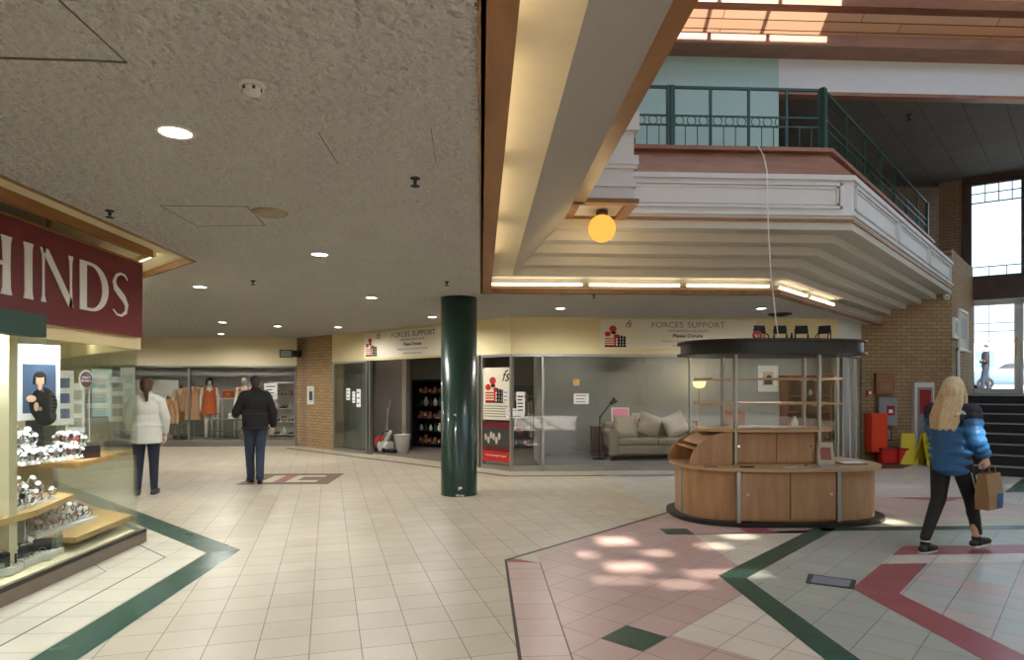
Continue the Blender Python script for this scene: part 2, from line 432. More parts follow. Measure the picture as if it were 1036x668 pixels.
# ------------------------------------------------------------------ floor
f = MB()
FM = ['t_main','t_left','t_green','inlayline','t_pink','t_pinkaxis','t_green','t_greend','t_white','t_sage','t_red','t_mix','t_pale','inlaybrown','inlayrose','inlaycream','t_pinkaxis','carpet']
f.mat(0).flat([(-20,-26),(24,-26),(24,24),(-20,24)], 0)
z1, z2, z3, z4, z5 = .0012, .0024, .0036, .0048, .006
f.mat(1).flat([(-2.29,-24),(-2.29,6.24),(-10,13.95),(-19,13.95),(-19,-24)], z1)
def band(pts_o, pts_i, m, z): f.mat(m).flat(pts_o + pts_i[::-1], z)
f.mat(2).flat([(-2.29,-24),(-2.29,6.24),(-2.56,6.13),(-2.56,-24)], z2)
f.mat(7).flat([(-2.29,6.24),(-7.29,11.24),(-7.56,11.13),(-2.56,6.13)], z2)
f.mat(3).flat([(-2.868,-24),(-2.868,6.0),(-3.6,6.732),(-3.6,6.715),(-2.88,5.995),(-2.88,-24)], z2)
f.mat(3).flat([(-3.14,-24),(-3.14,5.55),(-3.4,5.81),(-3.4,5.80),(-3.146,5.548),(-3.146,-24)], z2)
# right-hand octagon pattern
f.mat(12).flat([(2.2,7.7),(2.2,12.4),(14,12.4),(14,7.0)], z1)
f.mat(4).flat([(.52,-20),(.52,5.7),(.5,6.03),(1.95,7.48),(3.5,8.0),(3.5,-20)], z1)
f.mat(3).flat([(.21,-20),(.21,5.76),(2.6,8.15),(2.62,8.12),(.232,5.735),(.232,-20)], z3)
f.mat(5).flat([(.232,-20),(.232,5.735),(.52,5.64),(.52,-20)], z2)
f.mat(14).flat([(.232,5.68),(.232,5.735),(.29,5.8),(.52,5.64)], z3)
f.mat(3).flat([(.517,-20),(.517,5.64),(.523,5.64),(.523,-20)], z3)
f.mat(8).flat([(1.19,3.96),(1.95,4.71),(1.95,3.2)], z2)
f.mat(8).flat([(2.23,5.45),(3.58,6.8),(2.23,6.68)], z2)
f.mat(7).flat([(.735,3.93),(.945,4.14),(1.155,3.93),(.945,3.72)], z2)
f.mat(9).flat([(2.15,-20),(2.15,5.11),(3.75,6.71),(14,6.71),(14,-20)], z2)
f.mat(5).flat([(1.95,6.66),(1.95,6.94),(3.6,6.94),(3.6,6.66)], z2)
f.mat(7).flat([(1.95,6.66),(1.95,6.94),(2.25,6.94),(2.25,6.66)], z3)
f.mat(10).flat([(2.83,6.66),(2.83,6.94),(3.13,6.94),(3.13,6.66)], z3)
f.mat(6).flat([(3.7,6.74),(3.7,6.92),(14,6.92),(14,6.74)], z3)
f.mat(6).flat([(1.95,-20),(1.95,5.19),(2.15,5.11),(2.15,-20)], z3)
f.mat(7).flat([(1.95,5.19),(3.68,6.92),(3.88,6.84),(2.15,5.11)], z3)
f.mat(11).flat([(3.13,-20),(3.13,4.67),(4.35,5.89),(14,5.89),(14,-20)], z3)
f.mat(10).flat([(2.85,-20),(2.85,4.81),(3.50,5.46),(3.92,5.46),(3.13,4.67),(3.13,-20)], z4)
f.mat(8).flat([(3.50,5.46),(3.78,5.74),(5.4,5.74),(5.4,5.46)], z4)
f.mat(10).flat([(3.78,5.74),(4.1,6.06),(5.5,6.06),(5.5,5.74)], z4)
f.mat(16).flat([(4.9,7.4),(4.9,8.75),(6.9,8.75),(7.3,8.1),(6.9,7.4)], z2)
f.mat(14).flat([(5.7,8.75),(6.9,8.75),(6.3,8.4)], z3)
f.mat(10).flat([(4.75,4.35),(4.75,4.65),(7.75,4.65),(7.75,4.35)], z4)
f.mat(7).flat([(7.7,9.1),(9.2,9.1),(9.2,10.5)], z2)
f.mat(13).flat([(6.7,11.85),(8.0,11.85),(9.2,12.94),(7.86,12.94)], z2)
# brown bordered square further down the mall
f.mat(13).flat([(-3.9,10.4),(-2.45,10.4),(-2.45,11.7),(-3.9,11.7)], z1)
f.mat(15).flat([(-3.6,10.65),(-2.7,10.65),(-2.7,11.45),(-3.6,11.45)], z2)
f.mat(14).flat([(-3.4,10.65),(-3.2,10.65),(-3.2,11.45),(-3.4,11.45)], z3)
f.mat(13).flat([(-3.05,10.85),(-2.7,10.85),(-2.7,11.25),(-3.05,11.25)], z3)
# dark inlaid stripe in front of the shop
f.mat(13).flat([(-4.9,16.65),(.5,11.25),(6.2,11.25),(6.2,11.12),(.45,11.12),(-4.99,16.56)], z1)
# shop carpets
f.mat(17).flat([(-3.6,16.2),(.6,12.0),(6.7,12.0),(7.8,13.1),(7.8,19),(-3.6,19)], z2)
struct(f.build('floor', FM))
# hatch set in the floor
g = MB(); p = [at(818,581.6), at(866.5,588), at(864,597), at(815,590.5)]
g.prism(p, .004, .008); gt = g.build('floor_hatch', 'darkgrey')
tag(gt, 'small metal-framed hatch set flush in the pale green floor tiles', 'floor hatch')
c0 = (sum(q[0] for q in p)/4, sum(q[1] for q in p)/4)
g = MB().prism([(c0[0]+(q[0]-c0[0])*.8, c0[1]+(q[1]-c0[1])*.78) for q in p], .008, .009); g.build('hatch_cover', 'hatch', gt)

# ------------------------------------------------------------------ lower ceiling
c = MB()
c.mat(0).prism([(0,-14),(0,8.87),(4.1,8.87),(8.18,12.95),(8.18,20),(-16,20),(-16,19.85),(-2.93,6.78),(-2.93,-14)], 2.85, 3.05)
def dark_line(pts, wd=.007, z=2.848, m=1):
    for a, b in zip(pts, pts[1:]):
        a = Vector(a); b = Vector(b); n = (b-a).normalized().orthogonal()*wd/2
        c.mat(m).prism([tuple(a+n), tuple(b+n), tuple(b-n), tuple(a-n)], z, 2.8505)
def cp(*ps): return [at(x, y, 2.85) for x, y in ps]
dark_line(cp((-14,58),(50,60),(90,61),(128,63)), .016); dark_line(cp((128,63),(112,48),(60,0)), .007)
dark_line(cp((162,208),(250,209),(268,228)), .006); dark_line(cp((268,228),(200,229),(162,208)), .003)
dark_line(cp((322,134),(342,166)), .003); dark_line(cp((436,130),(441,165)), .002)
def disc(cx, cy, r, n=24): return [(cx+r*math.cos(2*PI*i/n), cy+r*math.sin(2*PI*i/n)) for i in range(n)]
struct(c.build('ceiling', ['ceiling', 'crack', 'patch']))
# recess over the jeweller's
m = MB().prism([(-2.93,-14),(-2.93,6.78),(-12,15.85),(-12,-14)], 2.905, 3.05); struct(m.build('ceiling_recess', 'cream'))
m = MB()
m.prism([(-2.93,-14),(-2.93,6.78),(-2.97,6.76),(-2.97,-14)], 2.845, 2.91)
m.prism([(-2.93,6.78),(-10.93,14.78),(-10.97,14.76),(-2.97,6.76)], 2.845, 2.91)
m.prism([(-3.23,-14),(-3.23,6.5),(-3.29,6.5),(-3.29,-14)], 2.83, 2.91)
struct(m.build('trim_1', 'trimwood'))

# ------------------------------------------------------------------ atrium coffer
def off(d, y1=12.95):   # front polyline of the balcony pushed out by d
    return [(4.1+.4142*d, 8.87-d), (y1-4.77+1.4142*d, y1)]
E_ = (0,)
m = MB()
m.prism([(-.3,8.86),(-.3,9.1),(4.0,9.1),(8.0,13.1),(8.3,12.94)] + [off(.01)[1], off(.01)[0]], 2.9, 3.05)
for k in range(5):
    d = .23*(k+1); a, b = off(d)
    m.prism([(-.1,8.87-d), a, b, (8.0,12.95), (3.9,9.0), (-.1,9.0)], 3.05+.11*k, 3.05+.11*(k+1)+.02)
struct(m.build('ceiling_cornice', 'plaster'))
# left side: lit cove shelf (cream) and long slope
def extr(mb, sec, y0, y1):
    n = len(sec); vs = [(x,y0,z) for x,z in sec]+[(x,y1,z) for x,z in sec]
    mb._add(vs, [list(range(n)), list(range(n,2*n))[::-1]] + [(i,n+i,n+(i+1)%n,(i+1)%n) for i in range(n)], False)
m = MB(); extr(m, [(-.3,3.06),(.42,3.06),(.42,3.2),(-.3,3.2)], -14, 8.9); struct(m.build('ceiling_cove', 'cream'))
m = MB(); extr(m, [(.42,3.055),(1.03,3.6),(1.1,3.62),(1.1,4.58),(-.3,4.58),(-.3,3.2),(.42,3.2)], -14, 7.2)
extr(m, [(.42,3.055),(1.03,3.6),(1.03,4.5),(-.3,4.5),(-.3,3.2),(.42,3.2)], 7.2, 9.0)
struct(m.build('ceiling_slope', 'plastergrey'))
m = MB()
m.box(-.01,.13,-14,8.87, 2.84,2.9); m.box(.0,.018,-14,8.87,2.84,3.06)
m.prism([(-.01,8.74),(4.154,8.74),(8.36,12.95),(8.17,12.95),(4.1,8.875),(-.01,8.875)], 2.84, 2.9)
struct(m.build('trim_2', 'trimwood'))
m = MB(); m.box(1.0,1.14,-14,7.06,3.58,3.7)
m.box(1.0,1.74,7.0,7.12,3.58,3.63); m.box(1.62,1.74,7.12,7.72,3.58,3.63); m.box(1.0,1.1,7.1,7.72,3.58,3.63)
a, b = off(1.17); a2, b2 = off(1.08); m.prism([(1.1,7.70),a,b,b2,a2,(1.1,7.79)], 3.585, 3.62)
struct(m.build('trim_3', 'trimwood'))
# corner block of the balcony front
m = MB(); m.box(1.1,1.7,7.08,7.9,3.62,4.52)
for z0, z1_, pr in ((3.78,3.84,.025),(3.98,4.02,.03),(4.02,4.12,.045),(4.4,4.6,.05)): m.box(1.08,1.7+pr,7.08-pr,7.9,z0,z1_)
struct(m.build('wall_balcony_corner', 'balcony'))
m = MB(); a, b = off(1.15); a2, b2 = off(.95)
m.prism([(1.1,7.72),a,b,b2,a2,(1.1,7.92)], 3.6, 4.15)
a3, b3 = off(1.185); m.prism([(1.7,7.685),a3,b3,b2,a2,(1.7,7.92)], 3.66, 3.7); m.prism([(1.7,7.685),a3,b3,b2,a2,(1.7,7.92)], 4.1, 4.16)
def frame_on(mb, p0, ang, L, s0, s1, z0, z1, w_=.028, pr=.03):
    """raised moulding rectangle on a vertical face; local y- is outwards"""
    M = Matrix.Translation((p0[0], p0[1], 0)) @ Matrix.Rotation(ang, 4, 'Z')
    st = len(mb.v)
    for q in ((s0,s1,z0,z0+w_),(s0,s1,z1-w_,z1),(s0,s0+w_,z0,z1),(s1-w_,s1,z0,z1)): mb.box(q[0],q[1],-pr,.01,q[2],q[3])
    mb.xf(M, st)
for i, (w_, pr) in enumerate(((.03,.03),(.02,.016))):
    o_ = i*.045
    frame_on(m, (1.72,7.72), 0, 0, -.05+o_, 2.72-o_, 3.75+o_, 4.06-o_, w_, pr)
    for k in range(3): frame_on(m, a, PI/4, 0, .09+2.42*k+o_, 2.36+2.42*k-o_, 3.75+o_, 4.06-o_, w_, pr)
struct(m.build('wall_balcony_front', 'balcony'))
m = MB(); a, b = off(1.17); a2, b2 = off(.82); L1 = [(1.7,7.70), a, b]; L2 = [(1.7,8.05), a2, b2]
for i in range(2):
    p, q, r_, s_ = L1[i], L1[i+1], L2[i+1], L2[i]
    m._add([(p[0],p[1],4.16),(q[0],q[1],4.16),(r_[0],r_[1],4.55),(s_[0],s_[1],4.55)], [(0,1,2,3)], False)
struct(m.build('trim_4', 'redwood'))
m = MB(); a, b = off(.9); a2, b2 = off(.66); m.prism([(.4,7.97),a,b,b2,a2,(.4,8.21)], 4.55, 4.6); struct(m.build('trim_5', 'redwood'))
# balcony floor
m = MB(); a, b = off(.85); m.prism([(.0,8.02),a,b,(12.0,15.15),(11.6,16.2),(0,16.2)], 4.3, 4.5); struct(m.build('floor_balcony', 'tilegrey'))
m = MB(); m.box(-16,.0,-14,16.2,4.3,4.5); struct(m.build('floor_upper', 'tilegrey'))

# ------------------------------------------------------------------ upper storey
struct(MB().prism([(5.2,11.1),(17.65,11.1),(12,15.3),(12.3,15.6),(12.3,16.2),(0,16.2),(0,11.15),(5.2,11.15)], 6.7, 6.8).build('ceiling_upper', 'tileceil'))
struct(MB().box(5.2,17.6,11.0,11.12,6.7,7.32).build('wall_bulkhead', 'bulk'))
struct(MB().box(5.2,17.6,10.96,11.13,6.66,6.72).build('trim_6', 'redwood'))
struct(MB().box(-.3,5.2,11.0,11.15,4.5,7.3).build('wall_teal', 'teal'))
wall('wall_upper_return', (5.2,11.15), (5.2,13.5), 4.5, 6.7, .12, 'brick')
wall('wall_upper_back', (0,16.0), (12.4,16.0), 4.5, 6.7, .2, 'brickdim')
struct(MB().box(6.4,7.4,15.9,16.0,4.5,6.4).build('door_1', 'darkwood'))
# ------------------------------------------------------------------ brick walls right
wall('wall_brick_right', (7.87,12.95), (9.81,12.95), 0, 4.3, .25, 'brick')
wall('wall_brick_stairs', (9.81,12.95), (12.02,15.16), 0, 4.45, .22, 'brick')
E1 = Vector((.803,-.596,0)); E2 = Vector((.596,.803,0)); W0 = Vector((12,15.3,0)); AW = math.atan2(E1.y, E1.x)
pw = W0-E1*.6
wall('wall_pier_upper', (pw.x,pw.y), (W0.x,W0.y), 4.3, 6.7, .3, 'brickdim')
wall('wall_stair_side', (16.9,11.6), (16.9,-24), 0, 9.4, .2, 'cream')
# window wall
def ww(name, m, *boxes):
    b_ = MB()
    for q in boxes: b_.box(*q)
    return struct(b_.build(name, m, loc=W0, rot=AW))
SW = 6.1
ww('wall_window_band', 'darkwood', (-.05,SW,-.12,.15,3.68,4.2), (-.05,SW,-.08,.12,6.55,7.0), (-.1,.0,-.05,.1,1.2,6.7))
wn = ww('window_1', 'darkgrey', (0,.08,-.04,.06,4.2,6.56), (1.04,1.12,-.04,.06,4.2,6.56),(2.2,2.28,-.04,.06,4.2,6.56),(3.5,3.6,-.04,.06,4.2,6.56),(4.8,4.9,-.04,.06,4.2,6.56), (0,SW,-.04,.06,4.2,4.27),(0,SW,-.04,.06,6.5,6.56),
   (0,SW,-.01,.02,6.05,6.075),(0,SW,-.01,.02,6.28,6.3),(0,SW,-.01,.02,4.48,4.5), *[(.08+.26*k,.1+.26*k,-.01,.02,6.05,6.52) for k in range(1,22)], *[(.08+.34*k,.095+.34*k,-.01,.02,4.25,4.48) for k in range(1,16)])
gl = MB().box(0,SW,.0,.008,4.2,6.56).build('pane', 'glass', wn)
dn = ww('door_2', 'offwhite', (.02,.13,-.05,.07,1.4,3.66),(.91,1.08,-.05,.07,1.4,3.66),(.02,SW,-.05,.07,3.55,3.66),(.02,1.08,-.05,.07,1.4,1.52),(2.0,2.15,-.05,.07,1.4,3.66),(3.2,3.35,-.05,.07,1.4,3.66),(4.6,4.75,-.05,.07,1.4,3.66),(.42,.43,-.01,.02,1.5,3.6),(.13,.91,-.01,.02,2.9,2.915),(.13,.91,-.01,.02,3.1,3.115))
MB().box(.1,SW,.0,.008,1.5,3.6).build('pane', 'glass', dn)
h = MB(); h.cone((.95,-.1,2.3),(.95,-.1,2.75),.014); h.cone((.95,-.1,2.32),(.95,-.05,2.32),.01); h.cone((.95,-.1,2.73),(.95,-.05,2.73),.01); h.build('door_handle', 'brass', dn)
# staircase with landing
SO = Vector((8.55,11.15,0))
m = MB(); nos = MB()
for k in range(8):
    m.prism([(0,.28*k),(6.0,.28*k),(6.0,5.2),(.46,5.2),(.03,2.45),(0,2.3)],.175*k,.175*(k+1)-.012)
    nos.box(0,6.0,.28*k-.012,.28*k+.05,.175*(k+1)-.022,.175*(k+1))
    m.box(0 if k<7 else .5,6.0,.28*k+.05,5.2 if k == 7 else .28*(k+1),.175*(k+1)-.012,.175*(k+1)-.002)
st = m.build('staircase', 'blackmatte', loc=SO, rot=AW); tag(st, 'wide black stairs with pale nosings rising to the glass entrance door', 'stairs')
nos.build('nosing', 'grey', st)
MB().box(-.05,-.001,.02,2.0,0,.2).box(-.05,-.001,1.0,2.0,.2,.9).build('stringer', 'blackmatte', st)
# stair handrail on wall
m = MB(); P_ = lambda s,t,z: tuple(SO+E1*s+E2*t+Vector((0,0,z)))
hr = MB().tube([P_(.02,.1,1.0),P_(.05,2.0,2.32),P_(.3,3.6,2.34)], .028).build('handrail', 'offwhite')
tag(hr, 'pale handrail climbing beside the black stairs along the brick wall', 'handrail')
for t, z in ((.3,0.14),(1.1,.7),(1.95,1.38)): MB().cone(P_(.03,t,z+.02),P_(.03,t,z+.98),.018).build('baluster', 'black', hr)
# roof
m = MB()
m._add([(1.0,11.1,7.35),(17.6,11.1,7.35),(17.6,9.1,9.35),(1.0,9.1,9.35),(1.0,11.2,7.45),(17.6,11.2,7.45),(17.6,9.2,9.45),(1.0,9.2,9.45)], [(0,3,2,1),(4,5,6,7),(0,1,5,4),(2,3,7,6),(0,4,7,3),(1,2,6,5)], False)
struct(m.build('ceiling_roof_slope', 'roofboards'))
struct(MB().box(.9,17.6,10.55,11.0,7.3,7.48).box(.9,17.6,10.15,10.35,7.74,7.9).build('trim_7', 'redwood'))
m = MB()
# unseen flat roof boards; skylight holes placed for the light they admit
def plate(x0,x1,y0,y1): m.box(x0,x1,y0,y1,9.33,9.345)
plate(-16,17.6,9.15,9.3)
SX0, SX1 = 1.6, 5.95
plate(-16,SX0,7.6,9.15); plate(SX1,17.6,7.6,9.15); plate(SX0,SX1,7.6,7.72)
for q in (2.8,3.9,4.9): plate(q,q+.07,7.6,9.15)
plate(-16,4.5,-4.6,7.6); plate(17.2,17.6,-4.6,7.6); plate(13,17.2,-.2,7.6); plate(12.9,13,-4.6,7.6); plate(4.5,12.9,6.6,7.6); plate(4.5,12.9,-4.6,-3.6)
for q in range(2): plate(13,17.2,-3.5+1.6*q,-3.42+1.6*q)
# gaps added to the unseen roof, shaped to cast the floor's sun patches
KS = 9.33/-SV.z; SH = (SV.x*KS, SV.y*KS)
gaps = []
for cx_, cy_, w_, h_ in SPOTS:
    X0, Y0 = at(cx_-w_/2, cy_+h_/2); X1, Y1 = at(cx_+w_/2, cy_-h_/2)
    gaps.append((X0-SH[0], max(X1,X0+.1)-SH[0], Y0-SH[1], max(Y1,Y0+.06)-SH[1]))
ys = sorted({-8.7,-4.6} | {g[2] for g in gaps} | {g[3] for g in gaps})
for ya, yb in zip(ys, ys[1:]):
    if yb-ya < 1e-4: continue
    ym = (ya+yb)/2; x_ = -16
    for g in sorted(g for g in gaps if g[2] < ym < g[3]):
        if g[0] > x_: plate(x_, g[0], ya, yb)
        x_ = max(x_, g[1])
    plate(x_, 17.6, ya, yb)
plate(-16,17.6,-10.2,-8.7); plate(-16,1.5,-24,-10.2); plate(-16,17.6,-24.2,-24)
struct(m.build('ceiling_roof', 'roofboards'))
m = MB().box(4.5,12.9,-3.6,6.6,9.36,9.38).box(1.5,17.6,-12.6,-10.2,9.36,9.38); struct(m.build('roof_diffuser_added', 'opal'))  # added unseen translucent panels, diffusing sun for cooler light in the atrium
m = MB()
for k in range(7): m.box(4.5+1.4*k-.03,4.5+1.4*k+.03,-3.6,6.6,9.2,9.36)
for k in range(9): m.box(1.5+2*k,1.6+2*k,-24,-10.2,9.25,9.5)
for k in range(6): m.box(1.5,17.6,-23+2.4*k,-22.9+2.4*k,9.28,9.5)
struct(m.build('trim_8', 'redwood'))
# walls that close the mall behind and beside the photographer
wall('wall_behind', (17,-24), (-16,-24), 0, 9.4, .2, 'cream')
wall('wall_left', (-16,-24), (-16,20), 0, 9.4, .2, 'cream')
struct(MB().box(-16,-.2,15.9,16.2,3.05,9.4).box(-16,1.0,-24,-23.8,3,9.4).build('wall_back_upper', 'plaster'))
struct(MB().box(-.3,-.1,-24,11.0,4.5,9.4).build('wall_upper_left', 'plaster'))
struct(MB().box(0,17,-24,-14,2.85,2.86).build('trim_9','plaster')) if False else None
m = MB().box(-16,0,-24,-14,2.85,3.05); struct(m.build('ceiling_behind', 'ceiling'))
struct(MB().box(-.3,17.6,11.0,11.25,7.3,9.6).build('wall_roof_end','plaster')) if False else None

# ------------------------------------------------------------------ balustrade
def circle_row(mb, x0, x1, z, r=.05):
    n = max(1, int((x1-x0)/(2*r))); st_ = (x1-x0)/n
    for i in range(n): mb.torus((x0+st_*(i+.5), 0, z), r*.86, .006, 12, 5, rot=(PI/2,0,0))
def rail_run(root, L, nseg, circ, double=()):
    Hr = .78; seg = L/nseg
    for k in range(nseg):
        x0, x1 = k*seg+.015, (k+1)*seg-.015
        mb = MB()
        mb.box(x0-.012,x0+.004,-.006,.006,0,Hr); mb.box(x1-.004,x1+.012,-.006,.006,0,Hr)
        for z, r in ((Hr,.016),(.42,.010),(.30,.010),(.03,.012)): mb.box(x0-.015,x1+.015,-r,r,z-r,z+r)
        nb = max(2, int(seg/.125))
        for i in range(1, nb): mb.box(x0+(x1-x0)*i/nb-.005, x0+(x1-x0)*i/nb+.005, -.005,.005, .03,.29)
        if circ(k): circle_row(mb, x0, x1, .36, .066)
        mb.build('railing_panel', 'railgreen', root)
    for k in range(nseg+1):
        w_ = .028 if k in double else .014
        mb = MB().box(k*seg-w_,k*seg+w_,-w_,w_,0,Hr+.02)
        if k in double: mb.box(k*seg-w_*2.6,k*seg-w_*1.3,-w_,w_,0,Hr+.02)
        mb.build('post', 'railgreen', root)
a, b = off(.78)
bt = thing('balustrade', 'dark green metal balustrade with ring frieze along the front of the balcony', 'railing', (.45,8.09,4.6))
rail_run(bt, a[0]-.45, 8, lambda k: k < 7, (4,8))
bt2 = thing('balustrade', 'dark green metal balustrade running back along the angled side of the balcony', 'railing', (a[0],a[1],4.6), PI/4)
rail_run(bt2, (Vector(b)-Vector(a)).length, 7, lambda k: False, (0,7))
# cable hanging from the balcony
pts = [(3.5,7.98,4.62),(3.47,7.74,4.4),(3.46,7.62,4.16),(3.45,7.59,3.8),(3.46,7.58,3.4),(3.48,7.56,2.9),(3.52,7.53,2.4),(3.55,7.5,2.1)]
cb_ = MB().tube(pts, .007, 6).build('cable', 'white'); tag(cb_, 'thin white cable hanging from the balcony down to the kiosk canopy', 'cable')

# ------------------------------------------------------------------ lamps of the place
def lamp(kind, loc, e, colr=(1,.92,.78), size=.1, rot=None, spot=None, sy=None):
    l = bpy.data.lights.new('lamp', kind); l.energy = e; l.color = colr
    if kind == 'AREA':
        l.size = size
        if sy: l.shape = 'RECTANGLE'; l.size_y = sy
    else: l.shadow_soft_size = size
    if spot: l.spot_size = R(spot); l.spot_blend = .6
    o = bpy.data.objects.new('lamp', l); col.objects.link(o); o.location = loc
    if rot: o.rotation_euler = rot
    return o
dl0 = None
DL = [(-1.55,3.34,'large'),(-1.57,6.34,0),(-1.58,9.37,0),(-3.62,8.47,0),(-5.15,13.07,0),(-4.31,13.85,0),(-3.08,14.02,0),(1.3,10.51,0),(4.6,10.35,0),(-.9,11.9,0),(-7.3,13.6,0),(-8.6,15.6,0),(-6.3,15.9,0)]
LB = ['white recessed downlight, the big nearest one in the stippled ceiling', 'lit recessed downlight second along the row toward the green column',
 'lit recessed downlight third in the row, just left of the column top', 'lit recessed downlight near the corner of the maroon jeweller sign',
 'lit recessed downlight, leftmost of the far three above the dress shop', 'lit recessed downlight, middle of the far three before the brick pier',
 'lit recessed downlight, rightmost of the far three before the brick pier', 'lit recessed downlight behind the cove above the white door frame of the charity shop',
 'lit recessed downlight above the kiosk chairs', 'small lit downlight just left of the top of the green column over the shop entrance',
 'small lit downlight far left beyond the maroon sign', 'tiny downlight at the far end of the mall on the left', 'tiny lit downlight close above the beige dress shop fascia']
for i, (x, y, _) in enumerate(DL):
    if i == 0:
        dl0 = thing('downlight', LB[0], 'ceiling light', (x,y,2.85), 0, 'recessed downlights in the mall ceiling')
        MB().torus((0,0,-.004),.085,.012,20,6,sc=(1,1,.6)).build('trim_ring','white',dl0)
        MB().lathe([(.078,-.006),(.076,-.002)],20).build('lens','lampdisc',dl0)
    else: copy_tree(dl0, loc=(x,y,2.85), label=LB[i])
    lamp('SPOT', (x,y,2.83), DLE, (1,.97,.92), spot=170, size=.07)
for y in (.3,-2.7,-5.7,-8.7,-11.7): lamp('SPOT', (-1.55,y,2.83), DLE, (1,.97,.92), spot=170, size=.07)
for x in (-6,-10):
    for y in (-3,-8): lamp('SPOT', (x,y,2.83), DLE, (1,.97,.92), spot=170, size=.07)
# fluorescent tubes on the cove ledge
def tube(p, q, label, name='fluorescent_tube', group='fluorescent tubes along the cornice'):
    p, q = Vector(p), Vector(q); d = (q-p); L = d.length
    t = thing(name, label, 'tube light', p, math.atan2(d.y, d.x), group)
    MB().cone((.03,0,0),(L-.03,0,0),.017,.017,10).build('tube','tube',t)
    MB().box(0,L,.015,.045,-.02,.02).box(0,.03,-.02,.02,-.02,.02).box(L-.03,L,-.02,.02,-.02,.02).build('batten','cream',t)
a_, b_ = off(.065)
for x0, x1, lb in ((.12,1.42,'lit tube under the cornice nearest the left corner of the coffer'),(1.46,2.78,'middle lit tube of the front cornice above the charity shop'),(2.82,4.05,'lit tube at the right end of the front cornice above the kiosk')):
    tube((x0,8.80,2.965),(x1,8.80,2.965),lb)
dd = Vector((1/S2,1/S2,0)); o_ = Vector((a_[0],a_[1],2.965))
for s0, s1, lb in ((.05,1.3,'lit tube on the angled cornice beginning at the kink above the kiosk'),(1.38,2.7,'lit tube on the angled cornice, further from the kiosk')):
    tube(o_+dd*s0, o_+dd*s1, lb)
for k in range(7):
    y = 7.15-1.5*k
    tube((.055,y-1.3,2.93),(.055,y,2.93),'tube light hidden above the long timber ledge','fluorescent_tube','tube lights lying on the long timber ledge')
# tubes in the recess above the jeweller's sign
tube((-3.28,6.62,2.882),(-4.1,7.44,2.882),'bright tube in the ceiling recess behind the corner of the maroon sign','fluorescent_tube','tubes in the sign recess')
for k in range(4): tube((-3.1,6.3-1.6*k-1.4,2.965),(-3.1,6.3-1.6*k,2.965),'tube light in the slot above the maroon sign','fluorescent_tube','tubes in the slot above the sign') if False else None
# globe lamp under the corner block
gp = at(609,214,3.6)
gl_ = thing('globe_lamp', 'glowing amber globe lamp hanging from the underside of the balcony corner', 'lamp', (gp[0],gp[1],3.6))
MB().lathe([(.07,0),(.07,-.04),(.05,-.05)],18).build('ceiling_mount','darkwood',gl_)
MB().ell((0,0,-.2),.16,24).build('globe','globeglow',gl_)
lamp('POINT', (gp[0],gp[1],3.1), 12, (1,.75,.4), .16)

# ceiling fittings
sd_ = thing('smoke_detector','white round smoke detector on the stippled ceiling','smoke detector',(-.98,2.8,2.85))
MB().lathe([(.055,0),(.055,-.012),(.045,-.016)],20).build('base','offwhite',sd_); MB().lathe([(.04,-.016),(.042,-.03),(.036,-.045),(.02,-.05)],20).build('sensor_head','offwhite',sd_)
for k in range(6): MB().box(.038,.043,-.006,.006,-.036,-.022).build('slot','darkgrey',sd_,rot=(0,0,k*PI/3))
vp = at(273,215,2.85)
vd = thing('ceiling_vent','round beige vent cover stained brown flat on the ceiling','vent',(vp[0],vp[1],2.85))
MB().lathe([(.13,0),(.13,-.008),(.11,-.014)],26).build('rim','patch',vd); MB().lathe([(.10,-.014),(.095,-.02),(.03,-.022)],26).build('cover_plate','patch',vd)
SPK = [(420,180,'nearest the long timber ledge, left of the cove'),(111,213,'above the jeweller sign recess'),(256,284,'midway between two downlights in the centre of the ceiling'),(452,285,'beside the top of the green column'),(601,298,'behind the cornice lights near the soldier logo')]
s0_ = None
for px, py, lb in SPK:
    p = at(px, py, 2.85)
    if s0_ is None:
        s0_ = thing('sprinkler','dark ceiling sprinkler head '+lb,'sprinkler',(p[0],p[1],2.85),0,'sprinkler heads')
        MB().lathe([(.03,.003),(.03,-.008),(.012,-.012),(.01,-.04)],12).build('stem','darkgrey',s0_)
        MB().lathe([(.028,-.05),(.03,-.053),(.004,-.056)],12).build('deflector','darkgrey',s0_)
    else: copy_tree(s0_, loc=(p[0],p[1],2.85), label='dark ceiling sprinkler head '+lb)
for (px,py,lb) in ((928,161,'on the dark tiled ceiling above the glass wall, nearer the window'),(1.0,0,None)):
    if lb: p = at(920,116,6.7); copy_tree(s0_, loc=(p[0],p[1],6.7), label='dark ceiling sprinkler head on the dark tiled upper ceiling', scale=2)

q = at(789,317.5,2.85)
cs = thing('ceiling_speaker','flat dark round fitting on the low ceiling just above the kiosk panels','ceiling fitting',(q[0],q[1],2.85))
MB().lathe([(.2,.003),(.2,-.02),(.17,-.03)],24).build('housing','darkgrey',cs); MB().lathe([(.16,-.03),(.08,-.05)],24).build('grille','black',cs)
# green column
cx, cy = at(463,503); cy += .26
gc = thing('column','dark green glossy round column standing on the cream tiles','column',(cx+.01,cy,0))
MB().lathe([(.262,0),(.262,.02),(.26,.03),(.26,2.85)],40).build('shaft','greencol',gc)
m = MB()
for ang, z, r_ in ((-1.45,.13,.035),(-1.5,.11,.02),(-1.62,.02,.05),(-1.3,.015,.03),(-1.38,.022,.025),(-1.75,1.16,.016)):
    for j in range(4):
        a_ = ang+rnd.uniform(-.05,.05); m.ell((.2605*math.cos(a_),.2605*math.sin(a_),z+rnd.uniform(-.008,.008)),(r_*.6,.004,r_*.4 if z > .03 else .008),8,rot=(0,0,a_+PI/2))
m.build('chipped_paint','white',gc)
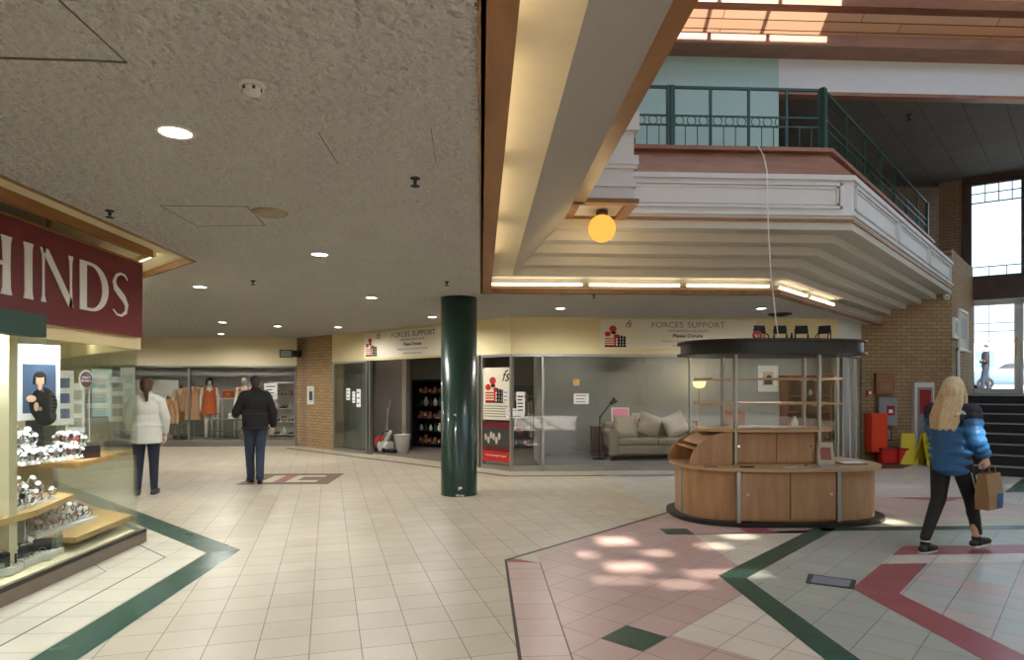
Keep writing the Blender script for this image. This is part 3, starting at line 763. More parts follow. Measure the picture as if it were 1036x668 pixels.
# ------------------------------------------------------------------ charity shop front
ZF = 2.17
A = Vector(on_d(336,12.4)); B = Vector((.55,11.85)); C_ = Vector((6.75,11.85)); D_ = Vector((7.87,12.95))
LA = (B-A).length
def sd_px(px): p = Vector(on_d(px,12.4)); return (p-A).length
def on_return(px): a, b = ray(px); k = 5.1/(b-a); return (a*k, b*k)
wall('trim_10', A, B, ZF, 2.85, .14, 'fasciacream'); wall('trim_11', B, C_, ZF, 2.85, .14, 'fasciacream'); wall('trim_12', C_, D_, ZF, 2.85, .14, 'offwhite')
def front(name, p0, ang, posts, panes, z0=.1, z1=ZF, sill=True, gm='glass', pw=.05):
    m = MB(); L0, L1 = posts[0], posts[-1]
    for s in posts: m.box(s-pw/2, s+pw/2, -.01, .06, 0, z1)
    for a_, b_ in panes:
        m.box(a_, b_, -.01, .07, 0, z0); m.box(a_, b_, -.01, .06, z1-.05, z1)
    o = struct(m.build(name, 'alu', loc=(p0[0],p0[1],0), rot=ang))
    for a_, b_ in panes: MB().box(a_+.02, b_-.02, .02, .028, z0, z1-.04).build('pane', gm, o)
    return o
s1, s2, s3, s4, s5 = sd_px(337.5), sd_px(371), sd_px(374), sd_px(484), sd_px(518)
front('window_2', A, -PI/4, [s1,s2,s3], [(s1,s2)], z0=.06, gm='glassdark')
front('window_3', A, -PI/4, [s4,s4+.1,LA], [(s4+.1,LA)], z0=.08)
xw = [on_y(p,11.85)[0] for p in (549,698.5,845)]
front('window_4', B, 0, [.0,xw[0]-.55,xw[1]-.55,6.2], [(0,xw[0]-.55),(xw[0]-.55,xw[1]-.55),(xw[1]-.55,6.2)], z0=.1, gm='glass', pw=.035)
front('window_5', C_, PI/4, [.03,.9,1.5], [(.03,.9),(.9,1.5)], z0=.1)
# inside walls
wall('wall_shop_back', (-3.6,18.6), (8.0,18.6), 0, 2.85, .1, 'plastergrey')
wall('wall_display', (1.15,13.9), (7.75,13.9), 0, 2.85, .1, 'backdrop')
wall('wall_display_side', (1.2,12.05), (1.2,13.9), 0, 2.85, .05, 'backdrop')
wall('wall_shop_right', (7.75,18.6), (7.75,13.0), 0, 2.85, .1, 'backdrop')
struct(MB().prism([(1.2,11.9),(6.75,11.9),(7.72,12.9),(7.72,13.9),(1.2,13.9)], 0, .09).build('floor_display', 'grey'))
# partition left of the entrance
p_ = [on_d(374,13.9), on_d(411,13.9)]
wall('wall_partition', p_[0], p_[1], 0, 2.5, .12, 'backdark'); wall('wall_window_back', on_d(338,13.6), on_d(372,13.6), 0, 2.85, .08, 'backdrop')
wall('wall_partition_return', on_d(411,13.9), on_d(413,14.8), 0, 2.5, .1, 'plastergrey')
wall('wall_shop_left', (-3.62,16.3), (-3.62,18.6), 0, 2.85, .1, 'plastergrey')

# signs
def poppy_logo(root, x, z, h, y=-.004):
    """block of red poppies, black and red bars, script letters above"""
    w_ = h*1.0
    m = MB()
    for (cx_,cz_,r_) in ((-.12,.36,.17),(-.36,.12,.14),(.02,.02,.11)): m.ell((x+cx_*w_,y-.002,z+cz_*h),(r_*w_,.002,r_*h*.85),14)
    for k in range(4): m.box(x-.5*w_,x-.05*w_,y-.003,y,z-.12*h-k*.1*h,z-.07*h-k*.1*h)
    m.box(x-.06*w_,x+.02*w_,y-.004,y,z-.42*h,z+.0*h)
    m.build('poppy_print','red',root)
    m = MB()
    for k in range(3): m.box(x+.1*w_+k*.13*w_,x+.19*w_+k*.13*w_,y-.003,y,z-.42*h,z+.08*h-k*.03*h)
    for k in range(3): m.box(x+.05*w_,x+.5*w_,y-.0035,y,z-.05*h-k*.14*h,z-.01*h-k*.14*h)
    m.box(x-.5*w_,x+.5*w_,y-.0035,y,z-.48*h,z-.42*h); m.ell((x-.1*w_,y-.004,z+.18*h),(.12*w_,.002,.07*h),10)
    m.build('dark_print','black',root)
def sign(p0, ang, x0, x1, z0, z1, label, full):
    t = thing('shop_sign', label, 'sign', (p0[0],p0[1],0), ang)
    MB().box(x0,x1,-.03,-.002,z0,z1).build('board','signwhite',t)
    h = z1-z0; r = (PI/2,0,0); cx_ = x0+(x1-x0)*(.56 if full else .66); lx = x0+h*(.52 if full else .5)
    poppy_logo(t, lx, z0+h*.42, h*.74, -.032)
    text('fs_lettering','fs',h*.34,'darkwood',t,(lx+h*.42,-.033,z0+h*.84),r,shear=.5)
    text('shop_name','FORCES',h*.27,'grey' if full else 'blue',t,(cx_-h*.15,-.033,z0+h*.82),r,sx=1.15,align='RIGHT')
    text('shop_name','SUPPORT',h*.27,'grey' if full else 'blue',t,(cx_-h*.02,-.033,z0+h*.82),r,sx=1.15,align='LEFT')
    text('lettering','REMEMBERING OUR FALLEN',h*.10,'grey',t,(cx_,-.033,z0+h*.62),r,sx=1.1)
    text('lettering','Please Donate',h*.155,'black',t,(cx_,-.033,z0+h*.45),r,sx=1.15,bold=.002)
    text('lettering','Furniture, Bric-a-brac, Books, Clothes',h*.115,'grey',t,(cx_,-.033,z0+h*.27),r,sx=1.0)
    text('lettering','www.forcessupport.org.uk',h*.10,'grey',t,(cx_,-.033,z0+h*.12),r)
    return t
sign(A, -PI/4, sd_px(372)-.1, sd_px(447), 2.22, 2.80, 'narrow shop sign reading FORCES SUPPORT over the entrance, left of the green column', False)
sign(B, 0, on_y(607,11.85)[0]-.55, on_y(764,11.85)[0]-.55, 2.26, 2.81, 'long cream shop sign reading FORCES SUPPORT behind the kiosk canopy', True)

# notices on the left pane
def paper(parent_loc, ang, x, z, w_, h_, label, m='white', y=-.004, lines=3, name='notice', group=None):
    t = thing(name, label, 'notice', (parent_loc[0],parent_loc[1],0), ang, group)
    MB().box(x-w_/2,x+w_/2,y-.002,y,z-h_/2,z+h_/2).build('sheet',m,t)
    b_ = MB()
    for i in range(lines): b_.box(x-w_*.35,x+w_*rnd.uniform(.1,.35),y-.003,y-.002,z+h_*(.3-.6*i/max(1,lines-1))-h_*.03,z+h_*(.3-.6*i/max(1,lines-1))+h_*.03)
    b_.build('print','darkgrey',t); return t
def zz(py, D): return 1.55+(392-py)*D/650
sA = lambda px: sd_px(px)
paper(A,-PI/4,sA(352.5),zz(399,15.3),.16,.28,'white notice with a dark number on the left pane of the charity shop')
paper(A,-PI/4,sA(358),zz(402,15.1),.12,.26,'small blank-looking white sheet between two others on the left pane')
paper(A,-PI/4,sA(363),zz(403,14.9),.17,.42,'tall white sheet, rightmost of three on the left pane')
# posters by the glass door
t = thing('poster','large white poster with red poppies and the letters fs beside the glass door','poster',(A.x,A.y,0),-PI/4)
x0, x1 = sd_px(488), sd_px(516); D0 = 12.1
MB().box(x0,x1,-.0,.012,zz(425,D0),zz(372,D0)).build('sheet','signwhite',t)
poppy_logo(t,(x0+x1)/2-.02,zz(395,D0),.5,-.002); text('fs_lettering','fs',.3,'black',t,(x1-.12,-.004,zz(381,D0)),(PI/2,0,0),shear=.4)
b_ = MB()
for i in range(5): b_.box(x0+.05,x1-.06-.05*(i%2),-.003,0,zz(411+2.6*i,D0)-.008,zz(411+2.6*i,D0)+.008)
b_.build('print','grey',t)
t = thing('poster','red and dark photographic poster standing low beside the glass door','poster',(A.x,A.y,0),-PI/4)
MB().box(x0,x1+.02,-.0,.012,zz(467,D0),zz(427,D0)).build('sheet','maroon',t)
MB().box(x0+.03,x1-.02,-.004,0,zz(452,D0),zz(434,D0)).build('photo','darkgrey',t)
b_ = MB()
for i in range(6): b_.ell((x0+.1+.07*i,-.006,zz(443+3*math.sin(i*2),D0)),(.035,.003,.07),8)
b_.build('figure_print','goods3',t)
b_ = MB().box(x0,x1+.02,-.004,0,zz(467,D0),zz(457,D0)); b_.build('red_strip','red',t)
text('lettering','www.forcessupport.org.uk',.05,'white',t,((x0+x1)/2,-.006,zz(461,D0)),(PI/2,0,0))
paper(A,-PI/4,sd_px(512),zz(401,12.0),.14,.24,'small white card over the corner of the poppy poster',y=-.008)
paper(B,0,.18,zz(408,12),.16,.42,'narrow white sheet right of the poppy poster on the glass door',lines=5)
paper(B,0,.08,zz(418,12),.34,.18,'white sheet low beside the poppy poster on the glass door',y=-.003,lines=2)
paper(B,0,on_y(588,11.85)[0]-.55,zz(403.5,12),.28,.19,'small white card with an opening-hours print in the middle of the grey window',lines=3)
paper(B,0,on_y(583,11.85)[0]-.55,zz(387,12),.12,.12,'small yellow and grey sticker above the card on the grey window','goods5',lines=1)

# ---- inside the entrance: vacuum cleaner, bin, shelves
p = on_d(391,13.2)
v = thing('vacuum_cleaner','orange, white and grey upright cleaner with long handles just inside the shop entrance','vacuum cleaner',(p[0],p[1],.003),R(-45))
MB().rbox(-.2,.12,-.15,.15,.02,.26,.06,3).build('base','white',v); MB().ell((-.22,-.02,.24),(.13,.14,.16),14).build('dust_canister','orangered',v)
MB().cone((.02,0,.2),(-.06,.08,1.05),.018).cone((-.1,0,.25),(.0,.12,1.25),.014).build('handle','alu',v)
MB().cap((.0,-.02,.25),(.22,-.05,.5),.05,.04).build('motor_housing','white',v)
MB().torus((.05,-.05,.35),.16,.018,18,6,rot=(1.3,.3,.3),arc=5).build('hose','darkgrey',v)
MB().rbox(.1,.42,-.12,.1,.01,.09,.03).build('floor_head','black',v)
for sx in (-.2,.1): MB().cone((sx,-.17,.06),(sx,-.14,.06),.06,.06,14).build('wheel','black',v)
p = on_d(407,13.4)
v = thing('waste_bin','low white bin on the carpet beside the upright cleaner','bin',(p[0],p[1],.003))
MB().lathe([(.14,0),(.19,.42),(.2,.43),(.17,.42),(.12,.03)],20).build('tub','white',v); MB().torus((0,0,.42),.195,.012,20,6).build('rim','offwhite',v)
# display goods prototypes
def goods_proto():
    out = []
    t = thing('boxed_item','x','goods'); MB().rbox(-.06,.06,-.04,.04,0,.16,.006).build('box','goods1',t); MB().box(-.04,.04,-.042,-.038,.05,.12).build('print','offwhite',t); out.append(t)
    t = thing('bottle','x','bottle'); MB().lathe([(.035,0),(.038,.02),(.038,.12),(.014,.16),(.014,.2)],12).build('body','goods4',t); MB().lathe([(.016,.2),(.016,.225)],10).build('cap','black',t); out.append(t)
    t = thing('soft_toy','x','soft toy'); m = MB().ell((0,0,.07),(.06,.05,.07)).ell((0,-.01,.16),.045).ell((-.035,0,.2),.016).ell((.035,0,.2),.016).cap((.05,-.02,.09),(.08,-.05,.06),.018).cap((-.05,-.02,.09),(-.08,-.05,.06),.018).cap((.03,-.03,.03),(.05,-.09,.02),.02).cap((-.03,-.03,.03),(-.05,-.09,.02),.02); m.build('body','camel',t); out.append(t)
    t = thing('vase','x','vase'); MB().lathe([(.03,0),(.06,.06),(.05,.13),(.022,.17),(.032,.2)],14).build('body','porcelain',t); out.append(t)
    t = thing('shoe_pair','x','shoes')
    for sx in (-.05,.05): MB().cap((sx,-.07,.025),(sx,.05,.03),.026,.024).cap((sx,.05,.03),(sx,.06,.07),.024,.02).build('shoe','black',t)
    out.append(t); return out
GP = goods_proto(); used_g = [False]*5
def put_goods(i, loc, label, group, rot=0, sc=1):
    if not used_g[i]:
        used_g[i] = True; o = GP[i]; o.location = loc; o.rotation_euler = (0,0,rot); o.scale = (sc,)*3; o['label'] = label; o['group'] = group; return o
    return copy_tree(GP[i], loc=loc, rot=rot, label=label, group=group, scale=sc)
def shelf_unit(loc, ang, W_, Dp, H_, levels, m, label, glabel, kinds, per, back=True, name='shelf_unit'):
    t = thing(name, label, 'shelves', loc, ang)
    for sx in (0,W_-.03): MB().box(sx,sx+.03,0,Dp,0,H_).build('side_panel',m,t)
    if back: MB().box(0,W_,Dp-.015,Dp,0,H_).build('back_panel',m,t)
    zs = [H_*(.05+.93*i/(levels)) for i in range(levels+1)]
    for z in zs: MB().box(.03,W_-.03,0,Dp-.015,z-.02,z).build('shelf',m,t)
    ca, sa = math.cos(ang), math.sin(ang)
    for li, z in enumerate(zs[:-1]):
        for k in range(per):
            lx = .1+(W_-.2)*(k+.5)/per; ly = Dp*.4
            put_goods(kinds[(li*3+k*2)%len(kinds)], (loc[0]+lx*ca-ly*sa, loc[1]+lx*sa+ly*ca, loc[2]+z), glabel, glabel.split(' ')[0]+' goods on '+name.replace('_',' ')+' '+m, ang+rnd.uniform(-.5,.5), rnd.uniform(.75,1.15))
    return t
for i, (px, c_, lb) in enumerate(((417,15.3,'dark metal shop shelving seen through the entrance beside the green column'),)):
    p = on_d(px,c_); shelf_unit((p[0],p[1],.003), R(-45), 1.3, .4, 1.75, 5, 'blackmatte', lb, 'assorted item on the dark shelving inside the shop entrance', [0,1,2,3], 6)
p = on_d(424,18)
o = MB().box(-.9,.9,0,.05,.9,2.2).build('wall_panel','cream',loc=(p[0],p[1],0),rot=R(-20)); tag(o,'pale lit panel on the wall at the back of the charity shop','panel')
MB().box(-.9,.9,-.02,.05,.86,.9).box(-.9,-.86,-.02,.05,.9,2.2).box(.86,.9,-.02,.05,.9,2.2).box(-.9,.9,-.02,.05,2.2,2.24).build('edge_trim','black',o); MB().box(-.7,.7,0,.04,0,.86).build('stand','blackmatte',o)
# garment rail & shelving seen through the glass door
def garment_rail(loc, ang, label, n, L=1.2, mats=('black','navy','goods1','goods2','offwhite','tan'), grp='garments on the rail'):
    t = thing('garment_rail', label, 'clothes rail', loc, ang)
    MB().cone((0,0,1.35),(L,0,1.35),.015).build('rail','chrome',t)
    for x in (0,L):
        MB().cone((x,0,.05),(x,0,1.35),.014).build('upright','chrome',t); MB().cone((x,-.25,.04),(x,.25,.04),.014).build('foot','chrome',t)
    ca, sa = math.cos(ang), math.sin(ang)
    for i in range(n):
        x = .08+(L-.16)*i/(n-1)
        g = thing('hanging_garment', 'garment hanging on '+label.split(' on ')[0].split(' seen')[0], 'garment', (loc[0]+x*ca,loc[1]+x*sa,loc[2]+1.33), ang+PI/2+rnd.uniform(-.15,.15), grp)
        MB().tube([(-.17,0,-.09),(0,0,-.03),(.17,0,-.09)],.007).tube([(0,0,-.03),(0,0,.02)],.004).build('hanger','black',g)
        h_ = rnd.uniform(.55,.85)
        m = MB().chain([(-.1,0,-.14),(-.14,.0,-h_)],[.06,.075],8).chain([(.1,0,-.14),(.14,0,-h_)],[.06,.075],8).chain([(0,0,-.12),(0,0,-h_)],[.06,.08],8).chain([(-.15,0,-.14),(-.22,0,-.5)],[.045,.035],8).chain([(.15,0,-.14),(.22,0,-.5)],[.045,.035],8)
        m.xf(Matrix.Scale(.45,4,(0,1,0))); m.build('fabric', mats[i%len(mats)], g)
    return t
garment_rail((.62,14.0,.003), .1, 'clothes rail of dark garments seen through the glass door', 9, L=.8, grp='dark garments on the rail behind the glass door')
shelf_unit((-.15,16.0,.003), 0, 1.5, .35, 1.6, 4, 'darkgrey', 'grey shelving deep in the shop seen through the glass door', 'small item on the grey shelving deep inside the shop', [0,3,1,2], 5)
for i,(x,y) in enumerate(((-1.8,14.6),(-.3,13.5),(.2,15.2),(-.9,17),(-2.6,15.8))):
    copy_tree(dl0, loc=(x,y,2.85), label='small ceiling light inside the charity shop', group='ceiling lights inside the charity shop')
    lamp('SPOT',(x,y,2.83),16,spot=160,size=.07)

# ------------------------------------------------------------------ window display
sf = thing('sofa','beige two-seat fabric sofa in the grey shop window','sofa',(3.5,12.95,.09))
W_ = .98
MB().rbox(-W_,W_,-.38,.42,.12,.32,.04).build('base','sofa',sf)
MB().rbox(-W_+.17,0,-.4,.2,.31,.45,.05,3).build('seat_cushion','sofa',sf); MB().rbox(0,W_-.17,-.4,.2,.31,.45,.05,3).build('seat_cushion','sofa',sf)
MB().rbox(-W_,W_,.2,.44,.3,.74,.08,3).build('backrest','sofa',sf)
for s in (-1,1):
    m = MB().rbox(min(s*W_,s*(W_-.19)),max(s*W_,s*(W_-.19)),-.42,.42,.1,.52,.05,3); m.cone((s*(W_-.095),-.43,.52),(s*(W_-.095),.4,.54),.105,.105,16); m.build('arm','sofa',sf)
for x in (-W_+.08,W_-.08):
    for y in (-.32,.34): MB().cone((x,y,0),(x,y,.12),.025,.035).build('foot','darkwood',sf)
def cushion(loc, rot, label, m='cushion', s=.24):
    o = MB(); n = 10; vs = []; fs = []
    for sd in (1,-1):
        for i in range(n+1):
            for j in range(n+1):
                u, v_ = i/n*2-1, j/n*2-1; t_ = max(0,(1-u**4)*(1-v_**4))
                vs.append((u*s*(1-.06*(1-v_*v_)), sd*(.01+.075*t_**.6), v_*s*(1-.06*(1-u*u))))
    for sd in (0,1):
        for i in range(n):
            for j in range(n):
                a_ = sd*(n+1)**2+i*(n+1)+j; q = (a_,a_+1,a_+n+2,a_+n+1); fs.append(q if sd else q[::-1])
    o._add(vs, fs, True); o = o.build('cushion', m, loc=loc, rot=rot); return tag(o, label, 'cushion')
cushion((2.92,12.9,.09+.66),(-.35,0,-.1),'beige cushion at the left end of the sofa against the arm')
cushion((3.42,12.92,.09+.70),(-.35,.35,.1),'square beige cushion tilted on one corner in the middle of the sofa')
cushion((3.95,12.92,.09+.70),(-.4,-.4,-.1),'beige cushion leaning right at the right end of the sofa')
bk = MB().rbox(2.35,4.6,13.45,13.7,.09,.72,.01).build('console','backdark'); tag(bk,'plain grey console behind the sofa holding small pictures','console'); MB().box(2.33,4.62,13.43,13.72,.72,.74).build('top','grey',bk)
def framed(name, label, loc, w_, h_, rot, fm, mats, draw=None, mount=.12):
    t = thing(name, label, 'picture', loc, rot)
    b_ = .02
    MB().box(-w_/2,w_/2,-.01,.01,0,b_).box(-w_/2,w_/2,-.01,.01,h_-b_,h_).box(-w_/2,-w_/2+b_,-.01,.01,b_,h_-b_).box(w_/2-b_,w_/2,-.01,.01,b_,h_-b_).build('frame',fm,t)
    MB().box(-w_/2+b_,w_/2-b_,-.002,.006,b_,h_-b_).build('mount',mats[0],t)
    if draw: draw(t)
    return t
def must(t):
    m = MB()
    for s in (-1,1): m.chain([(0,-.006,.17),(s*.05,-.006,.185),(s*.1,-.006,.165),(s*.14,-.006,.195)],[.018,.026,.018,.005],8)
    m.xf(Matrix.Scale(1,4)); m.build('moustache_print','black',t)
framed('picture','pink picture with a black moustache standing on the console behind the sofa',(on_y(628,13.5)[0],13.52,.74),.38,.38,(-.1,0,0),'white',['pinkpic'],must)
framed('picture','small pale picture with an orange sketch behind the middle of the sofa',(on_y(648,13.5)[0],13.52,.74),.34,.26,(-.1,0,0),'offwhite',['goods3'],lambda t: MB().ell((.04,-.004,.1),(.1,.002,.07)).build('sketch','rust',t))
framed('picture','small dark reddish picture at the right end of the sofa',(on_y(698,13.3)[0],13.3,.42),.34,.42,(-.1,0,0),'darkwood',['rust'],lambda t: MB().ell((.0,-.004,.2),(.1,.002,.1)).build('sketch','goods3',t))
tb = thing('side_table','small dark side table beside the right arm of the sofa','side table',(on_y(698,13.3)[0],13.3,.09))
MB().box(-.2,.2,-.18,.18,.29,.32).build('top','darkwood',tb)
for x in (-.17,.17):
    for y in (-.15,.15): MB().cone((x,y,0),(x,y,.29),.015).build('leg','darkwood',tb)
def pic(t):
    MB().box(-.12,.12,-.006,-.002,.14,.44).build('print','goods3',t); MB().box(-.09,.09,-.008,-.006,.16,.28).ell((.02,-.008,.32),(.06,.002,.05)).build('drawing','darkgrey',t)
framed('picture','white-framed drawing hanging on the grey display wall between the kiosk poles',(on_y(777.5,13.86)[0],13.885,zz(396.5,14.2)),.46,.58,0,'white',['white'],pic)
# adjustable lamp
x_ = on_y(606,13)[0]
l_ = thing('reading_lamp','black floor reading lamp with a small angled head left of the sofa','lamp',(x_,13.0,.09))
MB().lathe([(.14,0),(.14,.015),(.02,.03)],18).build('base','black',l_)
MB().tube([(0,0,.02),(.02,0,.85),(.22,-.05,1.12)],.012).ell((.02,0,.85),.02).build('arm','black',l_)
MB().cone((.22,-.05,1.12),(.33,-.1,1.22),.03,.07,14).build('lamp_head','black',l_)
lamp('SPOT',(x_+.36,12.88,1.2+.09),8,(1,.8,.5),.04,rot=(R(75),0,R(-30)),spot=110)
# standing lamp with glass bowl
x_ = on_y(707.5,13.4)[0]
l_ = thing('floor_lamp','slim floor lamp with a glowing cream bowl shade between sofa and kiosk pole','lamp',(x_,13.4,.09))
MB().lathe([(.13,0),(.13,.02),(.02,.04)],18).build('base','brass',l_); MB().cone((0,0,.03),(0,0,1.45),.012).build('pole','brass',l_)
MB().lathe([(.03,1.44),(.1,1.46),(.13,1.52),(.14,1.58),(.135,1.585)],20).build('lamp_shade','shadeglow',l_)
lamp('POINT',(x_,13.4,1.8),8,(1,.8,.5),.05)
# patterned armchair
x_ = on_y(746,13.3)[0]
ac = thing('armchair','small armchair in brown patterned fabric seen between the left kiosk poles','armchair',(x_,13.3,.09))
MB().rbox(-.26,.26,-.25,.25,.3,.44,.04,3).build('seat','floral',ac); MB().rbox(-.26,.26,.16,.28,.36,.98,.05,3).build('backrest','floral',ac)
for s in (-1,1): MB().rbox(min(s*.3,s*.24),max(s*.3,s*.24),-.22,.24,.3,.6,.025).build('arm','bookwood',ac)
for x in (-.22,.22):
    for y in (-.2,.22): MB().cone((x,y,0),(x,y,.3),.018,.025).build('leg','bookwood',ac)
# bookcase
x0 = on_y(797,13.5)[0]; x1 = on_y(842,13.5)[0]
bcz = zz(382,13.8)-.09
bc = thing('bookcase','brown wooden dresser with open shelves in the shop window behind the kiosk','bookcase',(x0,13.5,.09))
for x in (0,x1-x0-.04): MB().box(x,x+.04,0,.38,0,bcz).build('side_panel','bookwood',bc)
MB().box(0,x1-x0,.36,.38,0,bcz).build('back_panel','bookwood',bc); MB().box(-.03,x1-x0+.03,-.03,.38,bcz,bcz+.04).build('cornice','bookwood',bc)
for z in (.1,.55,.9,1.25): MB().box(.04,x1-x0-.04,.0,.36,z,z+.03).build('shelf','bookwood',bc)
for x in (.3,.62): MB().box(x,x+.02,.02,.36,.93,bcz).build('divider','bookwood',bc)
for x in (.06,.5): d_ = MB().rbox(x,x+.4,-.02,.0,.12,.54,.005).build('door','bookwood',bc); MB().ell((x+.34,-.03,.34),.014).build('knob','brass',d_)
put_goods(3,(x0+.55,13.6,.09+1.28),'white card-like ornament on a shelf of the brown dresser','ornaments on the brown dresser',0,.7)
put_goods(3,(x0+.2,13.6,.09+.58),'pale ornament on a lower shelf of the brown dresser','ornaments on the brown dresser',0,1.3)
put_goods(2,(x0+.75,13.6,.09+.58),'soft toy on a lower shelf of the brown dresser','ornaments on the brown dresser',0,1)
# white drape behind the angled pane
m = MB(); n = 24; a_, b_ = Vector(on_return(847)), Vector(on_return(861)); vs=[]; fs=[]
for i in range(n+1):
    q = a_.lerp(b_, i/n)+Vector((.12,.02))+Vector((.012,.012))*math.sin(i*1.9)
    vs += [(q.x,q.y,.12),(q.x,q.y,2.12),(q.x+.006,q.y+.006,.12),(q.x+.006,q.y+.006,2.12)]
for i in range(n): k=i*4; fs += [(k,k+4,k+5,k+1),(k+2,k+3,k+7,k+6),(k+1,k+5,k+7,k+3),(k,k+2,k+6,k+4)]
m._add(vs,fs,True); o = m.build('curtain','offwhite'); tag(o,'off-white curtain hanging behind the angled end pane of the shop','curtain')
MB().cone((a_.x+.12,a_.y,2.13),(b_.x+.15,b_.y+.03,2.13),.012).build('curtain_rail','chrome',o)
# potted plant behind the angled pane
q = on_return(853); pl = thing('potted_plant','small leafy plant at the foot of the off-white curtain','plant',(q[0]-.25,q[1]+.15,.09))
MB().lathe([(.07,0),(.1,.18),(.105,.19),(.08,.18)],14).build('pot','darkwood',pl)
m = MB()
for i in range(40):
    a2 = rnd.uniform(0,6.28); r_ = rnd.uniform(.03,.2); z = rnd.uniform(.2,.55); m.ell((r_*math.cos(a2),r_*math.sin(a2),z),(.05,.02,.008),6,rot=(rnd.uniform(-.6,.6),rnd.uniform(-.6,.6),a2))
for i in range(8): a2=i*.8; m.cone((0,0,.17),(.12*math.cos(a2),.12*math.sin(a2),.45),.004,.003,5)
m.build('foliage','leaf',pl)
for x in (1.9,3.9,5.3,6.6):
    lamp('SPOT',(x,12.6,2.8),DISP,(1,.95,.85),.05,rot=(R(28),0,0),spot=90)
for i,x in enumerate((1.9,3.9,5.3,6.6)): copy_tree(dl0,loc=(x,12.6,2.85),label='small spotlight in the ceiling of the grey window display',group='spotlights of the window display',scale=.6)

# ------------------------------------------------------------------ brick pier and notices
struct(MB().prism([(-4.85,17.2),(-4.55,16.95),(-4.5,17.4),(-4.85,17.4)],0,2.85).build('trim_13','brick'))
wall('wall_brick_pier', (-4.55,16.95), (A.x+.02,A.y-.0), 0, 2.85, .3, 'brick')
wall('wall_brick_pier_side', (-4.87,17.22), (-4.53,16.93), 0, 2.85, .1, 'brickdim')
q = Vector((-4.55,16.95)); dq = (Vector((A.x,A.y))-q).normalized(); an = math.atan2(dq.y,dq.x)
def onseg(px,p,d): # intersection of sight line with wall line
    a_,b_ = ray(px); det = a_*(-d.y)+b_*d.x; k = (p.x*(-d.y)+p.y*d.x)/det; P2 = Vector((a_*k,b_*k)); return (P2-p).dot(d)
s_ = onseg(315,q,dq)
t = thing('framed_notice','white-framed dark notice on the brick pier between the two shops','notice',(q.x+dq.x*s_,q.y+dq.y*s_,zz(409,16.6)),an)
MB().box(-.15,.15,-.03,-.002,0,.03).box(-.15,.15,-.03,-.002,.43,.46).box(-.15,-.12,-.03,-.002,.03,.43).box(.12,.15,-.03,-.002,.03,.43).build('frame','white',t)
MB().box(-.12,.12,-.015,-.002,.03,.43).build('sheet','offwhite',t); MB().box(-.08,.08,-.018,-.015,.1,.33).build('print','darkgrey',t)
p = on_y(297,17.1)
t = thing('projecting_sign','small black bracket sign sticking out near the top of the brick pier','sign',(p[0],p[1]-.25,2.3))
MB().box(-.28,.05,-.02,.02,.02,.04).box(-.28,.05,-.02,.02,.2,.22).box(-.28,-.26,-.02,.02,.04,.2).box(.03,.05,-.02,.02,.04,.2).build('frame','black',t)
MB().box(-.26,.03,-.005,.005,.04,.2).build('panel','grey',t); MB().box(.05,.22,-.04,.25,.04,.2).build('wall_bracket','black',t)

# ------------------------------------------------------------------ dress shop
wall('trim_14', (-14,17.2), (-4.85,17.2), 2.12, 2.85, .14, 'cream')
xs_ = [-13.5,-11,on_y(191,17.2)[0],-4.9]
front('window_6',(-14,17.2),0,[x+14 for x in xs_],[(xs_[0]+14,xs_[1]+14),(xs_[1]+14,xs_[2]+14),(xs_[2]+14,xs_[3]+14)],z0=.15,z1=2.12,pw=.04)
wall('wall_dress_back',(-15,19.6),(-4.5,19.6),0,2.85,.1,'midgrey'); wall('wall_dress_side',(-4.6,19.6),(-4.6,17.35),0,2.85,.08,'midgrey')
struct(MB().box(-14,-4.7,17.3,19.6,0,.12).build('floor_dress_shop','backdark')); 
o = MB().box(-13.6,-4.95,17.42,17.45,1.86,2.14).build('window_valance','midgrey'); tag(o,'grey band along the top of the dress shop window','valance')
text('lettering','BONMARCHE',.26,'grey',o,(-7.9,17.415,2.0),(PI/2,0,0),sx=1.3) if False else None
for x in (-11,-9,-7.6,-6.3,-5.3): lamp('SPOT',(x,17.9,2.75),DRESS,(1,.93,.82),.05,rot=(R(15),0,0),spot=110)
for x in (-9,-7.6,-6.3): copy_tree(dl0,loc=(x,17.8,2.85),label='spotlight inside the dress shop window',group='spotlights of the dress shop',scale=.6)
# ------------------------------------------------------------------ people
def V(*a): return Vector(a)
def hand(m, wr, d, nrm, side, curl=.5, s=1.0):
    d = Vector(d).normalized(); nrm = Vector(nrm).normalized(); nrm = (nrm-d*nrm.dot(d)).normalized(); sx = d.cross(nrm).normalized()*side
    wr = Vector(wr)
    for k in range(4):
        o_ = (k-1.5)*.019*s
        m.cap(wr+sx*o_*.6, wr+d*.085*s+sx*o_, .014*s, .0115*s, 8)
        L = (.036,.042,.039,.03)[k]*s; a = curl*.7; p = wr+d*.087*s+sx*o_; ang = 0
        for j in range(3):
            ang += a; q = p+(d*math.cos(ang)+nrm*math.sin(ang))*L*(1,.7,.55)[j]
            m.cap(p, q, .0092*s*(1-.08*j), .0085*s*(1-.1*j), 8); p = q
    b_ = wr+d*.025*s-sx*.026*s
    q = b_+(d*.6-sx*.6+nrm*.4).normalized()*.04*s; m.cap(b_,q,.013*s,.011*s,8)
    q2 = q+(d*.9-sx*.1+nrm*.4).normalized()*.032*s; m.cap(q,q2,.0105*s,.009*s,8)
